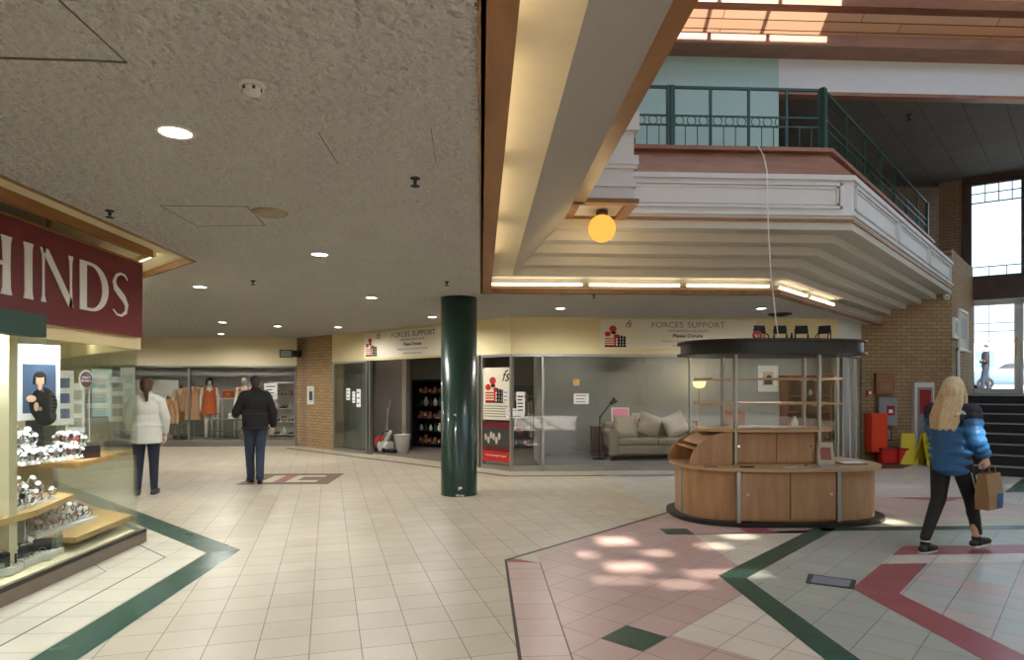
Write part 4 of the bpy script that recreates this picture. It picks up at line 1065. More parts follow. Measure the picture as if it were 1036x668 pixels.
def body(root, J, m='skin', fem=True, vox=.0075):
    b_ = MB(); H = J['head']
    hd = Vector(H); f_ = Vector(J.get('look',(0,1,0))).normalized(); r_ = f_.cross(V(0,0,1)).normalized()
    ang = math.atan2(-f_.x, f_.y)
    b_.ell(hd+V(0,0,.02),(.074,.094,.098),16,rot=(0,0,ang)); b_.ell(hd+f_*.02-V(0,0,.045),(.055,.07,.07),14,rot=(0,0,ang))
    b_.cap(hd+f_*.088+V(0,0,.01),hd+f_*.108-V(0,0,.022),.009,.014,8)
    for s in (-1,1):
        b_.ell(hd+r_*s*.076-V(0,0,.005),(.01,.02,.03),8,rot=(0,0,ang)); b_.ell(hd+f_*.082+r_*s*.03+V(0,0,.012),(.013,.01,.009),8,rot=(0,0,ang)); b_.cap(hd+f_*.085+r_*s*.015+V(0,0,.03),hd+f_*.08+r_*s*.045+V(0,0,.032),.007,.006,6)
    b_.cap(hd+f_*.085-r_*.02-V(0,0,.05),hd+f_*.085+r_*.02-V(0,0,.05),.008,.008,8)
    nk = Vector(J['neck']); pv = Vector(J['pelvis']); b_.cap(nk-V(0,0,.04),hd-V(0,0,.06)-f_*.01,.058,.052,12)
    up = nk-pv
    def along(t): return pv+up*t
    b_.ell(along(.72),(.15,.10,.17),16); b_.ell(along(.36),(.125,.09,.15),16); b_.ell(along(.05),(.16 if fem else .15,.115,.13),16)
    for s, k in ((-1,'L'),(1,'R')):
        sh, el, wr = [Vector(J[n+k]) for n in ('sh','el','wr')]
        b_.cap(nk-V(0,0,.05),sh,.06,.052,10); b_.chain([sh,el,wr],[.05,.038,.027],10); b_.chain([along(.8),sh],[.09,.055],10)
        hand(b_, wr, J.get('hd'+k,(0,.1,-1)), J.get('hn'+k,(-s,.3,0)), s, J.get('curl',.5))
        hp, kn, an, toe = [Vector(J[n+k]) for n in ('hip','kn','an','toe')]
        b_.chain([hp,kn,an],[.088,.056,.036],12); b_.cap(kn.lerp(an,.3)-V(0,.012,0),kn.lerp(an,.55),.05,.04,10)
        b_.cap(an-V(0,0,.035),toe,.034,.026,10)
    return b_.build('body', m, root, remesh=vox, smooth_it=3)
def trousers(root, J, m, over=.014, low=.0, flare=0, name='trousers', vox=.009, waist=True):
    b_ = MB(); pv = Vector(J['pelvis'])
    b_.ell(pv+V(0,0,.02),(.17+over*.5,.125+over*.5,.14),16)
    for k in 'LR':
        hp, kn, an = [Vector(J[n+k]) for n in ('hip','kn','an')]; a_ = an+V(0,0,low)
        b_.chain([hp,kn,a_],[.092+over,.06+over+flare*.4,.04+over+flare],14)
        b_.cap(kn.lerp(an,.3)-V(0,.01,0),kn.lerp(an,.55),.052+over,.042+over,10)
    return b_.build(name, m, root, remesh=vox, smooth_it=3)
def shoes(root, J, m, sole):
    for k in 'LR':
        an, toe = Vector(J['an'+k]), Vector(J['toe'+k]); d = toe-an; d.z = 0; d.normalize()
        pitch = J.get('heel'+k, 0)
        heel = an-d*.05; heel.z = an.z-.055
        b_ = MB(); b_.chain([heel,toe.lerp(heel,.4)+V(0,0,.006),toe+V(0,0,0)],[.038,.042,.034],12); b_.cap(an-V(0,0,.05),an-V(0,0,.005),.046,.046,12)
        s = b_.build('shoe', m, root, remesh=.007, smooth_it=2)
        b_ = MB(); b_.chain([heel-V(0,0,.032),toe.lerp(heel,.45)-V(0,0,.03),toe-V(0,0,.026)],[.04,.044,.036],12)
        zc = min(heel.z,toe.z)-.032
        st = MB(); st.v = [(x,y,zc0+(z-zc0)*.35) for (x,y,z) in b_.v for zc0 in [heel.z+(toe.z-heel.z)*max(0,min(1,(Vector((x,y,0))-Vector((heel.x,heel.y,0))).length/.2))-.032]]; st.f = b_.f; st.m = b_.m; st.sm = b_.sm
        st.build('sole', sole, s, remesh=.007)

# woman in the white coat (seen from behind)
JW = dict(head=(0,.0,1.55), look=(-.15,1,0), neck=(0,-.01,1.41), pelvis=(0,0,.93), shL=(-.17,0,1.37), shR=(.17,0,1.37), elL=(-.24,.02,1.11), elR=(.25,-.01,1.10), wrL=(-.22,.16,.93), wrR=(.235,.08,.86),
          hipL=(-.09,0,.88), hipR=(.09,0,.88), knL=(-.1,.03,.48), knR=(.095,.0,.48), anL=(-.11,-.02,.085), anR=(.1,-.02,.085), toeL=(-.13,.13,.035), toeR=(.13,.13,.035))
wm = thing('person','person with brown ponytail in white coat and navy leggings, seen from behind','person',(-4.85,9.57,0),R(20))
body(wm, JW); trousers(wm, JW, 'navy', .008, name='leggings')
b_ = MB()
b_.ell((0,0,1.25),(.185,.15,.18),16).ell((0,0,1.08),(.175,.14,.18),16).ell((0,0,.99),(.19,.16,.12),16).ell((0,0,.9),(.195,.155,.18),16).cap((-.11,0,1.36),(.11,0,1.36),.095,.095).cap((0,-.01,1.36),(0,-.01,1.44),.1,.08)
b_.cone((0,0,1.0),(0,0,.74),.18,.215,20)
b_.xf(Matrix.Scale(.86,4,(0,1,0)))
b_.chain([(-.17,0,1.35),(-.245,.02,1.1),(-.225,.13,.955)],[.075,.062,.05],12).chain([(.17,0,1.35),(.25,-.01,1.1),(.235,.06,.9)],[.075,.062,.05],12)
jk = b_.build('coat','whitecoat',wm,remesh=.011,smooth_it=3)
MB().torus((0,0,.99),.2,.008,28,6,sc=(1,.78,1)).build('belt_seam','offwhite',jk)
MB().ell((0,-.015,1.61),(.088,.098,.095),16).ell((0,-.06,1.56),(.08,.06,.09),14).chain([(0,-.11,1.6),(.01,-.15,1.52),(.02,-.14,1.36)],[.035,.042,.02],10).build('hair','brownhair',wm,remesh=.009)
shoes(wm, JW, 'darkgrey', 'black')

# man in the black jacket (seen from behind)
JM = dict(head=(0,.02,1.62), look=(-.35,1,0), neck=(0,-.0,1.47), pelvis=(0,0,.95), shL=(-.18,0,1.42), shR=(.18,0,1.42), elL=(-.28,.02,1.15), elR=(.25,-.04,1.14), wrL=(-.3,.24,1.1), wrR=(.27,.03,.9), hdL=(.2,1,.1), hnL=(1,0,0),
          hipL=(-.09,0,.92), hipR=(.09,0,.92), knL=(-.08,.08,.5), knR=(.07,-.02,.5), anL=(-.06,.1,.085), anR=(.06,-.12,.095), toeL=(-.1,.26,.035), toeR=(.08,.02,.035))
mn = thing('person','person in black jacket and blue jeans with short dark hair, seen from behind','person',(-3.66,10.62,0),R(22))
body(mn, JM, fem=False); trousers(mn, JM, 'denim', .008, .0, .014)
b_ = MB()
b_.ell((0,0,1.3),(.215,.16,.2),16).ell((0,0,1.1),(.205,.155,.2),16).cone((0,0,1.12),(0,0,.87),.205,.2,20).cap((-.15,0,1.41),(.15,0,1.41),.095,.095).cap((0,0,1.42),(0,.005,1.51),.085,.075)
b_.xf(Matrix.Scale(.84,4,(0,1,0)))
b_.chain([(-.17,0,1.39),(-.285,.02,1.15),(-.29,.19,1.1)],[.085,.072,.06],12).chain([(.17,0,1.39),(.27,-.04,1.14),(.275,.02,.94)],[.088,.07,.058],12)
jk = b_.build('jacket','blackjacket',mn,remesh=.011,smooth_it=3)
MB().torus((0,0,.89),.205,.016,28,6,sc=(1,.84,1)).build('hem_band','blackmatte',jk)
MB().ell((0,.005,1.665),(.083,.098,.085),16).ell((0,-.05,1.62),(.076,.055,.08),14).build('hair','darkhair',mn,remesh=.009)
shoes(mn, JM, 'black', 'blackmatte')

# blonde woman in the blue puffer jacket walking right; local +y is her walking direction
JB = dict(head=(.0,.05,1.54), look=(0,1,-.05), neck=(0,.02,1.41), pelvis=(0,0,.93), shL=(-.16,.02,1.37), shR=(.16,.02,1.37), elL=(-.22,.12,1.13), elR=(.23,-.03,1.11), wrL=(-.2,.3,1.02), wrR=(.235,.13,.93), hdR=(0,.35,-1), hnR=(-1,.3,0), curl=.95,
          hipL=(-.085,-.0,.88), hipR=(.085,.01,.88), knL=(-.08,-.06,.50), knR=(.08,.2,.49), anL=(-.07,-.29,.10), anR=(.075,.3,.12), toeL=(-.08,-.13,.035), toeR=(.09,.46,.075))
bw = thing('person','long-haired blonde person in blue quilted jacket walking right with paper bag','person',(4.43,5.86,0),R(-66)); bw.scale = (.975,)*3
body(bw, JB, vox=.006); trousers(bw, JB, 'leggings', .006, .05, name='leggings', vox=.007)
for k, sgn in (('R',1),):
    m = MB(); hp, kn, an = [Vector(JB[n+k]) for n in ('hip','kn','an')]
    pts = [hp+V(.095,0,-.1), kn+V(.066,0,0), an+V(.047,0,.09)]
    m.tube(pts,.006); m.xf(Matrix.Identity(4)); st0 = m.build('side_stripe','offwhite',bw)
b_ = MB()
# quilted torso: stacked soft rings
for z, rx, ry in ((.80,.17,.135),(.88,.19,.15),(.975,.205,.165),(1.075,.21,.17),(1.185,.21,.165)): b_.ell((0,-.0,z),(rx,ry,.066),20)
b_.cone((0,0,.79),(0,0,1.2),.155,.175,20); b_.xf(Matrix.Identity(4))
for k, s in (('L',-1),('R',1)):
    sh, el, wr = [Vector(JB[n+k]) for n in ('sh','el','wr')]
    q = [sh.lerp(el,.45), sh.lerp(el,.8), el.lerp(wr,.12), el.lerp(wr,.45), el.lerp(wr,.78)]
    for c_, r_ in zip(q, (.095,.092,.088,.08,.07)): b_.ell(c_,(r_,r_,r_*.82),14)
    b_.chain([q[0],el,q[4]],[.08,.075,.055],12)
jk = b_.build('jacket','puffer',bw,remesh=.009,smooth_it=2)
b_ = MB().ell((0,.0,1.30),(.205,.155,.085),18).ell((0,.01,1.37),(.17,.13,.07),16).cap((0,.02,1.37),(0,.03,1.44),.085,.08)
for k in 'LR':
    sh, el = Vector(JB['sh'+k]), Vector(JB['el'+k]); b_.ell(sh.lerp(el,.05),(.098,.095,.085),14); b_.ell(sh.lerp(el,.22),(.097,.094,.07),14)
b_.build('yoke','yoke',jk,remesh=.009,smooth_it=2)
# small white emblem on the shoulder back
m = MB()
for k in range(3): m.torus((0,0,0),.018+.009*k,.003,10,5,arc=PI/2)
for k in range(3): m.box(-.03,0,.008*k*1.0-.002,.008*k+.003,-.001,.001)
m.build('emblem','white',jk,loc=(.158,-.122,1.335),rot=(PI/2-.25,0,.6))
b_ = MB().ell((0,.04,1.60),(.088,.108,.1),18).ell((0,-.02,1.54),(.084,.075,.12),16)
for i in range(9):
    t_ = (i-4)/4; x = t_*.085
    b_.chain([(x*.9,-.035+.05*abs(t_),1.56),(x*1.15,-.09+.055*abs(t_),1.44),(x*1.35,-.155+.06*abs(t_),1.30),(x*1.15,-.18+.05*abs(t_),1.20+.012*math.sin(i*3))],[.032,.034,.03,.022],8)
for s in (-1,1): b_.chain([(s*.075,.06,1.6),(s*.088,.07,1.5),(s*.1,.05,1.38),(s*.12,-.02,1.27)],[.022,.026,.024,.01],8)
b_.build('hair','blonde',bw,remesh=.008,smooth_it=1)
shoes(bw, JB, 'black', 'offwhite')
for k in 'LR':
    an = Vector(JB['an'+k]); MB().cap(an-V(0,0,.03),an+V(0,0,.02),.04,.039,12).build('sock','white',bw)
# paper bag hanging from her right hand
hw = Vector(JB['wrR'])+V(0,.05,-.1)
Mw = Matrix.Translation((4.43,5.86,0)) @ Matrix.Rotation(R(-66),4,'Z')
bp = Mw @ hw
bg_ = thing('paper_bag','brown paper carrier bag with a blue patch held by the blonde walker','bag',(bp.x,bp.y,bp.z-.40),R(-66+4))
m = MB(); vs=[]
for z, w2, d2 in ((0,.135,.055),(.12,.14,.06),(.33,.135,.035)): vs += [(-d2,-w2,z),(d2,-w2,z),(d2,w2,z),(-d2,w2,z)]
m._add(vs,[(0,3,2,1)]+[(k*4+i,k*4+(i+1)%4,k*4+4+(i+1)%4,k*4+4+i) for k in range(2) for i in range(4)],False)
m.build('sack','kraft',bg_); 
for s in (-1,1): MB().tube([(s*.03,-.07,.31),(s*.025,-.05,.385),(0,0,.405),(s*.025,.05,.385),(s*.03,.07,.31)],.004).build('bag_handle','kraft',bg_)
MB().prism([(.0575,.02),(.0615,.02),(.0615,.12),(.0575,.12)],.01,.14).build('printed_patch','blue',bg_)

# person outside the glass door
JO = dict(JM); po = thing('person','dark-clothed person standing outside beyond the glass door','person',(0,0,0))
body(po, JO, fem=False, vox=.015); trousers(po, JO, 'navy', .018, .0, .01, vox=.015)
MB().ell((0,0,1.3),(.24,.13,.2),14).ell((0,0,1.1),(.22,.13,.22),14).chain([(-.2,0,1.4),(-.31,.02,1.15),(-.3,.19,1.1)],[.09,.08,.06]).chain([(.2,0,1.4),(.285,-.04,1.14),(.275,.02,.94)],[.09,.08,.06]).build('jacket','blackjacket',po,remesh=.015)
MB().ell((0,0,1.67),(.083,.098,.08),14).build('hair','darkhair',po); shoes(po, JO, 'black', 'black')
a_, b2 = ray(997); po.location = (a_*24.0,b2*24.0,1.4); po.rotation_euler = (0,0,R(60))

# ------------------------------------------------------------------ outside
struct(MB().prism([(12.3,16.2),(40,-4),(80,10),(60,70),(0,60),(9,20)],1.2,1.395).build('floor_outside','asphalt'))
Ocar = Vector((ray(1030)[0]*29, ray(1030)[1]*29, 1.395))
car = thing('car','pale blue hatchback parked in the street beyond the glass door','car',Ocar,AW+R(4))
prof = [(-2.0,.35),(-2.05,.7),(-1.9,.86),(-1.0,.98),(-.35,1.42),(.9,1.48),(1.65,1.2),(1.95,.95),(2.0,.4),(1.6,.25),(-1.6,.25)]
m = MB(); n = len(prof); vs=[]
for y, s in ((-.86,.96),(-.8,1),(.8,1),(.86,.96)): vs += [(x*(1 if abs(y)<.85 else .985), y*(.82 if z > 1.1 else 1), z) for x,z in prof]
fs = [tuple(range(n)), tuple(range(3*n,4*n))[::-1]]
for k in range(3): fs += [(k*n+i,k*n+n+i,k*n+n+(i+1)%n,k*n+(i+1)%n) for i in range(n)]
m._add(vs,fs,True); m.build('bodywork','carpaint',car)
m = MB()
for s in (-1,1):
    y = s*.72
    m._add([(-.85,y*1.2,1.0),(-.3,y,1.36),(.2,y,1.39),(.2,y*1.2,1.0)],[(0,1,2,3)]); m._add([(.27,y*1.2,1.0),(.27,y,1.39),(.85,y,1.4),(1.4,y*1.2,1.02)],[(0,1,2,3)])
m.build('side_window','dialdark',car)
for x in (-1.3,1.3):
    for s in (-1,1):
        w_ = MB().cone((x,s*.88,.31),(x,s*.68,.31),.31,.31,24).build('wheel','blackmatte',car)
        MB().cone((x,s*.89,.31),(x,s*.87,.31),.2,.2,20).build('hub_cap','silver',w_)
MB().rbox(-2.06,-1.96,-.7,-.45,.62,.74,.02).rbox(-2.06,-1.96,.45,.7,.62,.74,.02).build('headlight','white',car)
fb = thing('building','white-fronted building across the street seen through the glass door','building',(ray(1020)[0]*46,ray(1020)[1]*46,1.3),AW)
MB().box(-16,16,0,8,0,3.6).build('wall','farwall',fb)
MB().box(-16,16,-.1,8.2,3.6,3.75).build('parapet','asphalt',fb)
for x in range(-14,15,4):
    w_ = MB().box(x,x+1.3,-.05,.0,1.6,3.0).build('window_frame','white',fb); MB().box(x+.08,x+1.22,-.07,-.05,1.68,2.92).build('pane','farglass',w_)
MB().box(-.9,1.2,-.08,0,1.1,1.6).build('sign_board','asphalt',fb)

# ------------------------------------------------------------------ kiosk
KX, KY = 3.55, 7.7
def sup(a, b, n=2.7, k=72):
    o = []
    for i in range(k):
        t_ = 2*PI*i/k; c_, s_ = math.cos(t_), math.sin(t_); o.append((a*abs(c_)**(2/n)*(1 if c_>=0 else -1), b*abs(s_)**(2/n)*(1 if s_>=0 else -1)))
    return o
kk = thing('kiosk','oval light-wood sales kiosk with curved counter, poles and black canopy','kiosk',(KX,KY,0))
MB().prism(sup(1.25,.8),0,.05).build('plinth','black',kk)
MB().prism(sup(1.15,.70),.05,.61).build('counter_body','kioskwood',kk)
MB().prism(sup(1.21,.77),.61,.645).build('countertop','kiosktop',kk)
# metal strips and door seams on the front
for x in (-.70,.44):
    MB().box(x-.022,x+.022,-.725,-.68,.05,.61).build('cover_strip','alu',kk)
MB().box(-1.16,-1.12,-.12,-.06,.05,.61).build('cover_strip','alu',kk); MB().box(1.12,1.16,-.12,-.06,.05,.61).build('cover_strip','alu',kk)
for x0,x1 in ((-.67,-.12),(-.11,.41)):
    d_ = MB().rbox(x0,x1,-.712,-.69,.07,.595,.004).build('sliding_door','kioskwood',kk); kx = x0+.07 if x0<-.3 else x1-.06
    MB().cone((kx,-.722,.36),(kx,-.71,.36),.018,.018,12).build('lock','chrome',d_)
# upper cabinet (centre of tier)
UZ0, UZ1 = .645, 1.03
cb = MB().box(-.62,.40,-.30,.34,UZ0,UZ1).build('upper_cabinet','kioskwood',kk)
for x0,x1 in ((-.60,-.09),(-.08,.38)):
    d_ = MB().rbox(x0,x1,-.315,-.30,UZ0+.02,UZ1-.02,.004).build('sliding_door','kioskwood',kk); kx = x0+.06 if x0<-.3 else x1-.05
    MB().cone((kx,-.324,.86),(kx,-.314,.86),.015,.015,12).build('lock','chrome',d_)
def quarter(cx_, r, z0, n=18): return [(cx_,z0)]+[(cx_-r[0]*math.cos(PI/2*i/n), z0+r[1]*math.sin(PI/2*i/n)) for i in range(n+1)]
def yplate(mb, sec, y0, y1):
    n = len(sec); vs = [(x,y0,z) for x,z in sec]+[(x,y1,z) for x,z in sec]
    mb._add(vs, [list(range(n)), list(range(n,2*n))[::-1]]+[(i,n+i,n+(i+1)%n,(i+1)%n) for i in range(n)], False)
m = MB(); yplate(m, quarter(-.62,(.50,.385),UZ0), -.34,-.31); m.build('curved_end_panel','kioskwood',kk)
m = MB(); yplate(m, quarter(-.58,(.60,.385),UZ0), .32,.35); m.build('curved_end_panel','kioskwood',kk)
m = MB()
n = 14
for i in range(n):
    a0, a1 = PI/2*i/n, PI/2*(i+1)/n
    if i < 6: continue
    sec = [(-.62-.49*math.cos(a0),UZ0+.375*math.sin(a0)),(-.62-.49*math.cos(a1),UZ0+.375*math.sin(a1)),(-.62-.47*math.cos(a1),UZ0+.355*math.sin(a1)),(-.62-.47*math.cos(a0),UZ0+.355*math.sin(a0))]
    yplate(m, sec, -.31,.32)
m.box(-1.08,-.62,-.31,.32,UZ0+.18,UZ0+.2); m.build('end_shelf','kioskwood',kk)
MB().prism([(x*1.0-.12+.0,y) for x,y in sup(.80,.42,3.2)],UZ1,UZ1+.03).build('cabinet_top','kiosktop',kk)
poles = [(-.58,-.33,UZ0-.0),(.42,-.33,UZ0),(-.47,.36,UZ1+.03),(.56,.30,UZ1+.03)]
for x,y,z in poles: MB().cone((x,y,z),(x,y,1.93),.024,.024,14).build('pole','alu',kk)
for z in (1.345,1.64): MB().box(-.85,.72,-.30,.33,z,z+.022).build('pole_shelf','kiosktop',kk)
for x,y,_ in poles:
    for z in (1.345,1.64): MB().box(x-.05,x+.05,y-.0,y+.06 if y<0 else y+.02,z-.014,z-.001).build('shelf_bracket','alu',kk)
m = MB(); 
for (a,b,z0,z1) in ((1.09,.72,1.93,1.955),(1.05,.68,1.955,2.075),(1.09,.72,2.075,2.095)): m.prism([(x-.05,y-.05) for x,y in sup(a,b,2.5)],z0,z1)
m.build('canopy','black',kk)
# spots standing on the canopy
cx0 = KX-.1
cd0 = None
LBc = ['leftmost of the four small black panels on stands, above the red poppy wreath','second of the four small black panels on stands on the canopy','third of the four small black panels on stands on the canopy','rightmost of the four small black panels on stands, turned more to the side']
for i, px in enumerate((770,789.5,811,833)):
    p = on_y(px,7.55); rz = (R(8),R(-20),R(-22),R(-48))[i]
    if i == 0:
        cd0 = thing('panel_stand',LBc[0],'stand',(p[0],p[1],2.095),rz,'black panel stands on the kiosk canopy')
        MB().rbox(-.07,.07,-.012,.012,-.05,.05,.006).build('panel','blackmatte',cd0,loc=(0,.03,.15),rot=(R(-14),0,0))
        for tp in ([(-.065,.03,.12),(-.07,-.05,.07),(-.07,-.05,0)],[(.065,.03,.12),(.07,-.05,.07),(.07,-.05,0)],[(-.07,.05,0),(-.07,.04,.16)],[(.07,.05,0),(.07,.04,.16)]): MB().tube(tp,.007).build('support','black',cd0)
        MB().rbox(-.08,.08,-.06,.06,0,.018,.004).build('base','black',cd0)
    else: copy_tree(cd0,loc=(p[0],p[1],2.095),rot=rz,label=LBc[i])
p = on_y(768,7.45); wr_ = thing('poppy_wreath','small red poppy wreath standing on the black canopy under the leftmost panel','wreath',(p[0]-.02,p[1],2.095+.065),(PI/2-.2,0,0))
m = MB()
for i in range(12): m.ell((.045*math.cos(i*PI/6),.045*math.sin(i*PI/6),0),(.02,.02,.01),8)
m.build('poppies','red',wr_); MB().torus((0,0,-.006),.045,.01,16,6).build('ring','leaf',wr_)
p = on_y(801,7.5); o = MB().lathe([(.03,0),(.015,.06),(.006,.11)],12).build('cone_finial','black',loc=(p[0],p[1],2.095)); tag(o,'small black cone between the second and third panels on the canopy','ornament')
# things lying on the counter
def flat_item(name,px,py,w_,d_,h_,m,label,cat,rot=0,z=.645):
    p = at(px,py,z); o = MB().rbox(-w_/2,w_/2,-d_/2,d_/2,0,h_,.002).build(name,m,loc=(p[0],p[1],z),rot=rot); tag(o,label,cat); return o
flat_item('leaflet',719,472.6,.16,.05,.006,'maroon','dark red leaflet at the left end of the kiosk counter','leaflet')
flat_item('leaflet',756,473,.15,.06,.012,'black','black wallet-like leaflet left on the kiosk counter by the left pole','leaflet')
flat_item('paper_sheet',800,473,.16,.05,.003,'white','small white sheets in the middle of the kiosk counter','paper',.1)
flat_item('pen',815,471.5,.08,.012,.01,'black','short black pen near the middle of the kiosk counter','pen',.8)
flat_item('leaflet',826,472.8,.1,.05,.004,'inlayrose','pinkish leaflet near the right pole on the kiosk counter','leaflet')
o = flat_item('tablet',861,469.5,.30,.2,.012,'darkgrey','flat dark tray with white paper on the right end of the counter','tray'); MB().box(-.12,.13,-.07,.08,.012,.02).build('paper','white',o)
t = thing('photo_display','tilted clear photo display standing right of the kiosk poles','display',(at(842,472,.645)[0],at(842,472,.645)[1]+.12,.645),R(-12))
MB().box(-.09,.09,-.004,.004,0,.26).build('photo','goods3',t,loc=(0,0,.01),rot=(R(-18),0,0)); MB().box(-.06,.06,-.006,-.004,.05,.2).build('picture','inlayrose',t,loc=(0,0,.01),rot=(R(-18),0,0)); MB().box(-.11,.11,-.08,.1,0,.01).build('base','alu',t)
MB().box(-.1,.1,-.006,-.002,0,.27).build('glass_cover','glass',t,loc=(0,-.003,.01),rot=(R(-18),0,0))

# ------------------------------------------------------------------ fire point on the brick wall
def onwall(px): return on_y(px,12.9)[0]
Dw = 13.3
t = thing('fire_point_box','tall orange-red box hanging on the brick wall beside the shop corner','box',(onwall(884),12.82,zz(457,Dw)))
MB().rbox(-.17,.17,-.12,.12,0,.78,.02).build('body','orangered',t); MB().rbox(-.175,.175,-.125,.12,.74,.8,.01).build('lid','orangered',t)
for k in range(2):
    t = thing('fire_bucket',['red bucket-like bin on the floor below the orange-red box','red low bin beside the yellow wet-floor sign'][k],'bucket',(onwall(891+14.5*k),12.7-.05*k,.002))
    MB().rbox(-.15,.15,-.12,.12,0,.3,.03,3).build('tub','red',t); MB().rbox(-.165,.165,-.135,.135,.28,.32,.015).build('rim','deepred',t)
t = thing('hose_cabinet','grey cabinet with a small red panel on the brick wall','cabinet',(onwall(896.5),12.945,zz(431,Dw)))
MB().rbox(-.2,.2,-.12,0,0,.6,.01).build('case','grey',t); d_=MB().box(-.18,.18,-.13,-.12,.02,.58).build('door','grey',t); MB().box(-.04,.12,-.135,-.13,.22,.42).build('red_label','deepred',d_); MB().box(0,.08,-.138,-.135,.27,.34).build('label_print','white',d_)
t = thing('framed_notice','small dark framed notice below the grey cabinet on the brick wall','notice',(onwall(898),12.945,zz(446,Dw)))
MB().box(-.1,.1,-.02,0,0,.25).build('frame','darkwood',t); MB().box(-.08,.08,-.025,-.02,.02,.23).build('sheet','grey',t)
t = thing('wall_plaque','brown wooden plaque box fixed above the grey cabinet on the brick wall','plaque',(onwall(895),12.945,zz(399,Dw)))
MB().rbox(-.2,.2,-.08,0,0,.44,.01).build('box','trimwood',t); MB().rbox(-.14,.14,-.09,-.08,.06,.24,.005).build('door','redwood',t); MB().box(-.2,.2,-.1,-.08,.27,.29).build('ledge','redwood',t)
t = thing('alarm_call_point','small red alarm call point on the brick corner by the shop','alarm',(onwall(880),12.945,zz(400,Dw)))
MB().rbox(-.05,.05,-.05,0,0,.1,.005).build('case','red',t); MB().box(-.03,.03,-.053,-.05,.02,.08).build('glass_plate','white',t)
# yellow floor sign
wf = thing('wet_floor_sign','yellow A-frame wet floor sign with a dark figure print by the brick wall','safety sign',(onwall(918),12.35,.0),R(20))
def leaf(s):
    m = MB(); m._add([(-.16,s*.16,0),(.16,s*.16,0),(.11,s*.02,.62),(-.11,s*.02,.62),(-.16,s*.145,0),(.16,s*.145,0),(.11,s*.005,.62),(-.11,s*.005,.62)],[(0,1,2,3),(7,6,5,4),(0,4,5,1),(1,5,6,2),(2,6,7,3),(3,7,4,0)],False); return m
for s in (-1,1): leaf(s).build('panel','yellow',wf)
MB().cone((-.1,0,.62),(.1,0,.62),.02).build('hinge','yellow',wf)
p_ = MB(); p_.prism([(-.09,0),(.09,0),(0,.16)],0,.002); p_.xf(Matrix.Translation((0,-.105,.26))@Matrix.Rotation(PI/2-.225,4,'X')); p_.build('warning_triangle','black',wf)
text('lettering','CAUTION',.055,'black',wf,(0,-.072,.46),(PI/2-.225,0,0)); text('lettering','WET FLOOR',.042,'black',wf,(0,-.135,.17),(PI/2-.225,0,0))
y_ = thing('wet_floor_sign','second yellow floor sign folded behind the open one','safety sign',(onwall(909),12.6,.0),R(-25))
copies = [c for c in wf.children if c.name.startswith('panel')]
for c in copies: q = c.copy(); col.objects.link(q); q.parent = y_
# display cabinet on the wall behind the blonde woman
t = thing('notice_cabinet','tall white-edged noticeboard case on the brick wall behind the blonde walker','noticeboard',(onwall(933.5),12.945,.1))
Wc = .42
MB().box(-Wc/2,Wc/2,-.1,0,0,1.55).build('case','offwhite',t); MB().box(-Wc/2+.06,Wc/2-.04,-.11,-.1,.1,1.45).build('door','grey',t); MB().box(-Wc/2+.1,Wc/2-.08,-.115,-.11,.9,1.4).build('red_notice','deepred',t)
# frames on the stair wall (45 degrees)
def stair_frame(pxa,pxb,pya,pyb,label,inner):
    d = Vector((1,1)).normalized(); q = Vector((9.81,12.95)); sa_, sb_ = onseg(pxa,q,d), onseg(pxb,q,d)
    P0 = q+d*sa_; D0 = P0.x*ST+P0.y*CT; z0, z1 = zz(pyb,D0), zz(pya,D0); L = sb_-sa_
    t = thing('framed_notice',label,'notice',(P0.x,P0.y,z0),PI/4); h = z1-z0
    MB().box(0,L,-.05,-.0,0,.05).box(0,L,-.05,0,h-.05,h).box(0,.05,-.05,0,.05,h-.05).box(L-.05,L,-.05,0,.05,h-.05).build('frame','white',t)
    MB().box(.05,L-.05,-.02,0,.05,h-.05).build('sheet',inner,t)
    MB().box(.1,L-.1,-.024,-.02,h*.3,h*.8).build('print','grey',t)
stair_frame(969,977,312,354,'large white-framed notice on the brick wall above the stairs','goods3')
stair_frame(963,967.5,321,342,'smaller framed notice nearest the brick corner above the stairs','offwhite')
# small wall light at end of steps
t = thing('wall_lamp','small white fitting on the brick wall below the end of the balcony','wall light',(onwall(957),12.94,zz(303,Dw)))
MB().rbox(-.06,.06,-.08,0,0,.12,.02).build('case','white',t); MB().box(-.03,.03,-.085,-.08,.02,.07).build('lens','grey',t)

